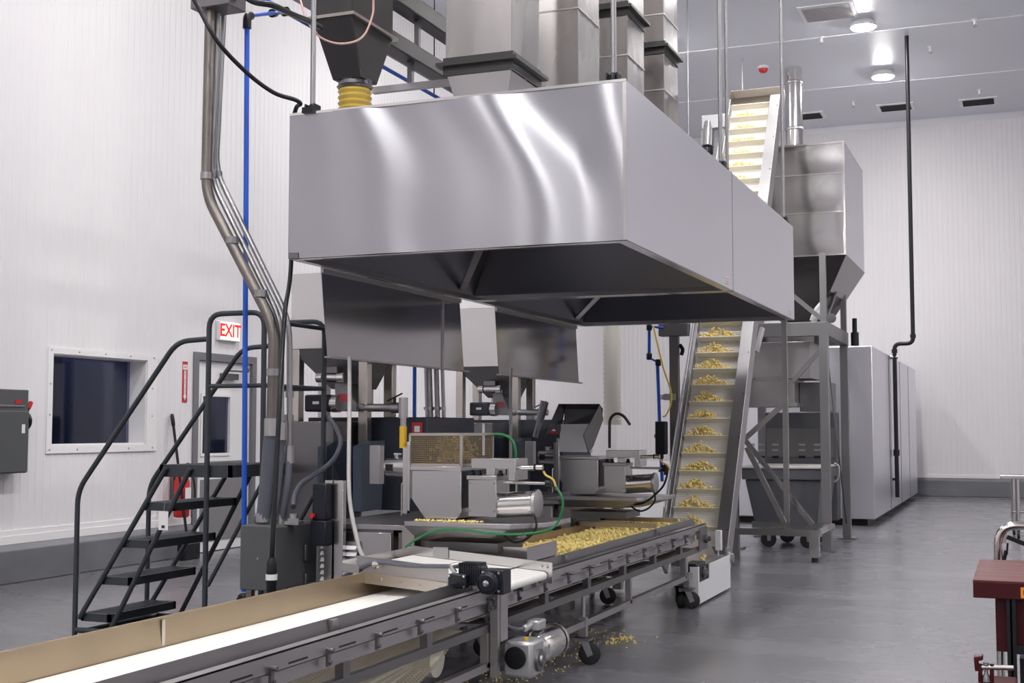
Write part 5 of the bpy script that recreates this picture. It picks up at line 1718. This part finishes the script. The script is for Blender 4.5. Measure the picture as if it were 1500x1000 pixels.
t = thing('bagging_head', 'stainless discharge housing beneath the tower crossbeam', 'housing', (-2.5, 15.6, 1.6))
hk = lambda px, py, y: at(px, py, Y=y)
u0, u1, u2, u3 = hk(1088, 540, 15.25).x, hk(1187, 540, 15.25).x, hk(1163, 540, 15.25).x, hk(1214, 540, 15.6).x
MB().box(u0 - .3, u1, 15.25, 16.1, 1.985, 2.42).build('upper_housing', STEELM, t, bevel=.004)
MB().box(u0 - .3, u2, 15.27, 16.0, 1.70, 1.983).build('lower_housing', STEELM, t, bevel=.004)
MB().box(u0 - .3, u2 + .03, 15.25, 16.0, 1.655, 1.70).build('housing_flange', STEELM, t)
MB().box(u2 + .005, u3, 15.6, 16.2, 1.60, 1.95).build('side_housing', STEELD, t, bevel=.004)
MB().loft([(u2 + .02, 15.3, 2.40), (u1 - .02, 15.3, 2.40), (u1 - .02, 15.35, 2.40), (u2 + .02, 15.35, 2.40)], [(u2 + .02, 15.3, 1.99), (u1 - .02, 15.3, 1.99), (u1 - .02, 15.35, 1.99), (u2 + .02, 15.35, 1.99)]).build('access_panel', STEEL, t)

t = thing('control_cabinet', 'dark grey cabinet with rows of small switches behind tower frame', 'cabinet', (-2.55, 16.4, .2))
MB().box(-3.05, -2.16, 16.42, 16.70, .25, 1.60).build('cabinet_body', TOTE, t, bevel=.01)
fp_ = MB().box(-3.03, -2.18, 16.412, 16.42, 1.04, 1.40).build('switch_panel', STEELD, t)
for (ix, px_) in enumerate((1101, 1116, 1136, 1175, 1197)):
    for iz, py_ in enumerate((651, 659, 669)):
        q = at(px_, py_, Y=16.41)
        MB().box(q.x - .04, q.x + .04, 16.40, 16.412, q.z - .014, q.z + .014).build('switch', STEELM if iz < 2 else BLACK, fp_, bevel=.003)

t = thing('wheeled_tote', 'grey plastic tote on casters parked inside the tower frame', 'tote', (-2.6, 15.6, 0))
ta, tb = .265, .80
A = [(-2.95, 15.16, ta), (-2.23, 15.16, ta), (-2.23, 16.2, ta), (-2.95, 16.2, ta)]
B = [(-3.05, 15.08, tb), (-2.17, 15.08, tb), (-2.17, 16.3, tb), (-3.05, 16.3, tb)]
MB().loft(A, B).build('tote_body', TOTE, t, bevel=.02)
MB().box(-3.08, -2.16, 15.05, 16.33, .80, .93).build('tote_collar', TOTE, t, bevel=.012)
MB().box(-3.10, -2.15, 15.03, 16.35, .93, .955).build('tote_rim', GREYBELT, t, bevel=.008)
MB().box(-2.9, -2.28, 15.2, 16.1, .215, .265).build('tote_dolly', STEELD, t)
for (x, y) in ((-2.82, 15.28), (-2.36, 15.28), (-2.72, 15.98), (-2.36, 15.98)):
    cw_ = V((x, y + .02, .092))
    f = MB()
    for q in (-.034, .028):
        o_ = V((x, y + .02, 0)) + ax_ * q
        f.prism([o_ - tr_ * .03 + V((0, 0, .215)), o_ + tr_ * .03 + V((0, 0, .215)), o_ + tr_ * .018 + V((0, 0, .075)), o_ - tr_ * .018 + V((0, 0, .075))], ax_ * .006)
    f = f.cyl(cw_ - ax_ * .036, cw_ + ax_ * .036, .012, 10).build('caster_fork', GALV, t)
    MB().lathe(cw_ - ax_ * .022, ax_, [(0, .04), (.002, .084), (.010, .092), (.034, .092), (.042, .084), (.044, .04)], 26).build('caster_wheel', BLACKR, f)
q = at(1225, 690, Y=15.3)
tag(MB().tube(catm([at(1222, 678, Y=15.2), at(1229, 684, Y=15.2), at(1228, 700, Y=15.2), at(1222, 706, Y=15.2)], 6), .011, 8).build('strap_hook', STEELW), 'small tan strap hanging beside the right tower post', 'strap')

t = thing('oven', 'large plain stainless oven cabinet at the back right', 'oven', (-2.8, 23, 0))
ox0, ox1, oy0, oy1 = -4.1, -1.98, 19.02, 27.05
MB().box(ox0, ox1, oy0, oy1, .10, 2.585).build('oven_body', HOODS, t, bevel=.012)
m = MB()
for y in (21.4, 23.4, 25.2): m.box(ox1, ox1 + .006, y - .012, y + .012, .12, 2.57)
m.build('panel_joint', STEELD, t)
MB().box(ox0 + .1, ox1 - .12, oy0 + .12, oy1 - .1, 0.0, .10).build('oven_plinth', BLACK, t)
MB().box(ox0 - .3, ox0 - .02, oy0 - .2, oy0 + .8, 0, 1.2).build('oven_motor_box', STEELD, t)
# black pipe with elbows along the oven
yp_ = 21.8
q0 = at(1328, 52, Y=yp_)
xa_ = q0.x
q1 = at(1329, 503, Y=yp_)
xb_ = at(1310, 503, Y=yp_).x
q2 = at(1313, 728, Y=yp_)
t = thing('black_pipe', 'black pipe from ceiling bending down along the oven side', 'pipe', (xa_, yp_, 0))
MB().tube([(xa_, yp_, ZC), (xa_, yp_, q1.z), (xb_, yp_, q1.z), (xb_, yp_, q2.z)], .034, 14, .10).build('pipe', BLACK, t)
m = MB()
for (x, z) in ((xa_, q1.z + .12), (xb_, q1.z - .12)): m.cyl((x, yp_, z - .03), (x, yp_, z + .03), .046, 14)
m.cyl((xb_, yp_, .95), (xb_, yp_, 1.05), .05, 14)
m.box(ox1, xb_, yp_ - .02, yp_ + .02, .55, .59)
m.build('pipe_fitting', BLACK, t)
q = at(1308, 523, Y=yp_)
MB().cyl((ox1, yp_, q.z), (xb_ + .05, yp_, q.z), .03, 12).build('pipe_clamp', GALV, t)
# round duct
p = at(1162, 100, Z=ZC)
p = V((max(p.x, -3.9), p.y, p.z))
t = thing('round_duct', 'shiny round spiral duct rising behind the square bin', 'duct', (p.x, p.y, 2.6))
MB().cyl((p.x, p.y, 2.60), (p.x, p.y, ZC), .155, 32).build('duct_wall', CHROME, t)
m = MB()
for z in (3.6, 4.6, 5.6, 6.75, 7.6): m.lathe((p.x, p.y, z), (0, 0, 1), [(0, .157), (.015, .167), (.04, .167), (.055, .157)], 32)
m.build('duct_collar', STEELM, t)

# ================================================================== RIGHT FOREGROUND
yr0 = 5.75
def rc(px, py, y=yr0): return at(px, py, Y=y)
a = rc(1425, 849)
zt_ = a.z
thk = a.z - rc(1425, 875).z
yr1 = at(1442, 819, Z=zt_).y
xl_ = a.x
t = thing('work_cart', 'red topped work cart at right edge with worn red top', 'cart', (xl_ + .5, 6.1, 0))
MB().box(xl_, xl_ + 1.3, yr0, yr1, zt_ - .006, zt_).build('cart_top', REDTOP, t)
MB().box(xl_, xl_ + 1.3, yr0, yr1, zt_ - thk, zt_ - .006).build('cart_edge', REDC, t, bevel=.003)
x0_ = rc(1458, 900).x
zz = rc(1460, 957).z
MB().box(x0_, xl_ + 1.2, yr0 + .06, yr0 + .075, zz, zt_ - thk).build('front_panel', REDC, t)
lg0, lg1 = rc(1474, 900).x, rc(1488, 900).x
for (u0, u1) in ((lg0, lg0 + .022), (lg1 - .022, lg1)):
    MB().box(u0, u1, yr0 + .01, yr0 + .055, 0, zt_ - thk).build('cart_leg', BLACK, t)
MB().box(lg0, xl_ + 1.2, yr0 + .015, yr0 + .055, zz, zz + .035).build('cart_rail', BLACK, t)
for y in (yr1 - .1,): MB().box(xl_ + .2, xl_ + .24, y, y + .04, 0, zt_ - thk).build('cart_leg', BLACK, t)
MB().box(xl_ + 1.12, xl_ + 1.16, yr0 + .02, yr0 + .06, 0, zt_ - thk).box(xl_ + 1.12, xl_ + 1.16, yr1 - .1, yr1 - .06, 0, zt_ - thk).build('cart_leg', BLACK, t)
MB().box(lg1 + .01, xl_ + 1.1, yr0 + .1, yr1 - .1, .12, zz - .03).build('cart_drawer', BLKMOT, t)
q = rc(1499, 868)
MB().box(q.x - .01, q.x + .06, yr0 - .002, yr0 - .0005, q.z - .022, q.z + .022).build('orange_sticker', ORANGE, t)
MB().box(q.x + .0, q.x + .02, yr0 - .003, yr0 - .0021, q.z - .008, q.z + .01).build('sticker_mark', INK, t)
q = at(1473, 827, Z=zt_)
m = MB()
for i in range(7):
    m.cyl((q.x + rng.uniform(-.06, .06), q.y + rng.uniform(-.06, .06), zt_), (q.x + rng.uniform(-.06, .06), q.y + rng.uniform(-.06, .06), zt_ + .003), .006, 6)
# handle of a pallet jack behind the cart
yj = 6.95
def pj(px, py): return at(px, py, Y=yj)
t = thing('tool_handle', 'bent chrome tube handle with spring standing behind red cart', 'handle', (pj(1460, 990).x, yj, 0))
qb = pj(1461, 760)
MB().tube([(qb.x, yj, .0), (qb.x, yj, pj(1470, 769).z), (pj(1530, 769).x, yj, pj(1470, 769).z), (pj(1530, 769).x, yj, 0)], .021, 14, .10, 8).build('tube_handle', CHROME, t)
a, b = pj(1474, 772), pj(1475, 794)
m = MB().prism([pj(1463, 795), pj(1474, 795), pj(1476, 772), pj(1468, 775), pj(1463, 785)], (0, .006, 0))
m.build('gusset', STEEL, t)
MB().tube([pj(1476, 795), pj(1475, 812)], .005, 8).cyl(pj(1474, 806), pj(1470, 822), .010, 10).build('spring_grip', BLACK, t)
MB().beam(pj(1475, 786), pj(1510, 800), .02, .022).build('black_arm', BLACK, t)
# red clamp on a stand in the bottom corner
yk_ = 5.05
def kc(px, py): return at(px, py, Y=yk_)
t = thing('clamp_stand', 'red clamp vise on red stand at bottom right corner', 'clamp', (kc(1450, 1000).x, yk_, 0))
a, b = kc(1434, 998), kc(1490, 998)
MB().box(a.x, b.x, yk_ - .15, yk_ + .15, .0, a.z).build('stand', REDC, t, bevel=.01)
m = MB().prism([kc(1426, 962), kc(1440, 960), kc(1440, 967), kc(1433, 968), kc(1433, 974), kc(1440, 976), kc(1440, 983), kc(1428, 983)], (0, .05, 0))
m.build('clamp_jaw', REDC, t, bevel=.004)
MB().cyl(kc(1438, 977), kc(1485, 978), .009, 10).build('clamp_screw', STEELM, t)
for px_ in (1436, 1453): MB().cyl(kc(px_, 972), kc(px_, 999), .008, 10).build('clamp_pin', REDC, t)
MB().lathe(kc(1445, 998), (0, 0, 1), [(0, .016), (.02, .013), (.03, .006), (.055, .006), (.06, .011), (.07, .009)], 14).build('clamp_knob', STEELD, t)
# steel table far right
t = thing('steel_table', 'stainless table with casters by the far right wall', 'table', (.3, 17.6, 0))
ty = 17.4
a = at(1465, 696, Y=ty)
MB().box(a.x, a.x + 1.6, ty, ty + .8, a.z - .045, a.z).build('table_top', STEEL, t, bevel=.006)
for (px_) in (1484, 1491):
    x = at(px_, 750, Y=ty).x
    y = ty + (.05 if px_ == 1491 else .7)
    MB().cyl((x, y, .12), (x, y, a.z - .045), .028, 12).build('table_leg', STEEL, t)
    f = MB().box(x - .028, x - .022, y - .02, y + .03, .05, .13).box(x + .022, x + .028, y - .02, y + .03, .05, .13).build('caster_fork', GALV, t)
    MB().lathe((x - .018, y + .01, .062), (1, 0, 0), [(0, .05), (.005, .06), (.031, .06), (.036, .05)], 18).build('caster_wheel', BLACKR, f)
for y in (ty + .05, ty + .7):
    x = a.x + 1.5
    MB().cyl((x, y, .0), (x, y, a.z - .045), .028, 12).build('table_leg', STEEL, t)
MB().cyl((at(1484, 750, Y=ty).x, ty + .05, .35), (a.x + 1.5, ty + .05, .35), .018, 10).build('table_brace', STEEL, t)

# ================================================================== LIGHT AND VIEW
w = bpy.data.worlds.new('world')
bpy.context.scene.world = w
w.use_nodes = True
w.node_tree.nodes['Background'].inputs[0].default_value = (.9, .92, 1, 1)
w.node_tree.nodes['Background'].inputs[1].default_value = .05
sc = bpy.context.scene
sc.view_settings.view_transform = 'Standard'
sc.view_settings.look = 'None'
sc.view_settings.exposure = -0.08
sc.view_settings.gamma = 1.0
sc.view_settings.use_curve_mapping = False
sc.cycles.use_denoising = True
sc.cycles.max_bounces = 10
sc.cycles.diffuse_bounces = 5
sc.cycles.glossy_bounces = 5
sc.cycles.sample_clamp_indirect = 6
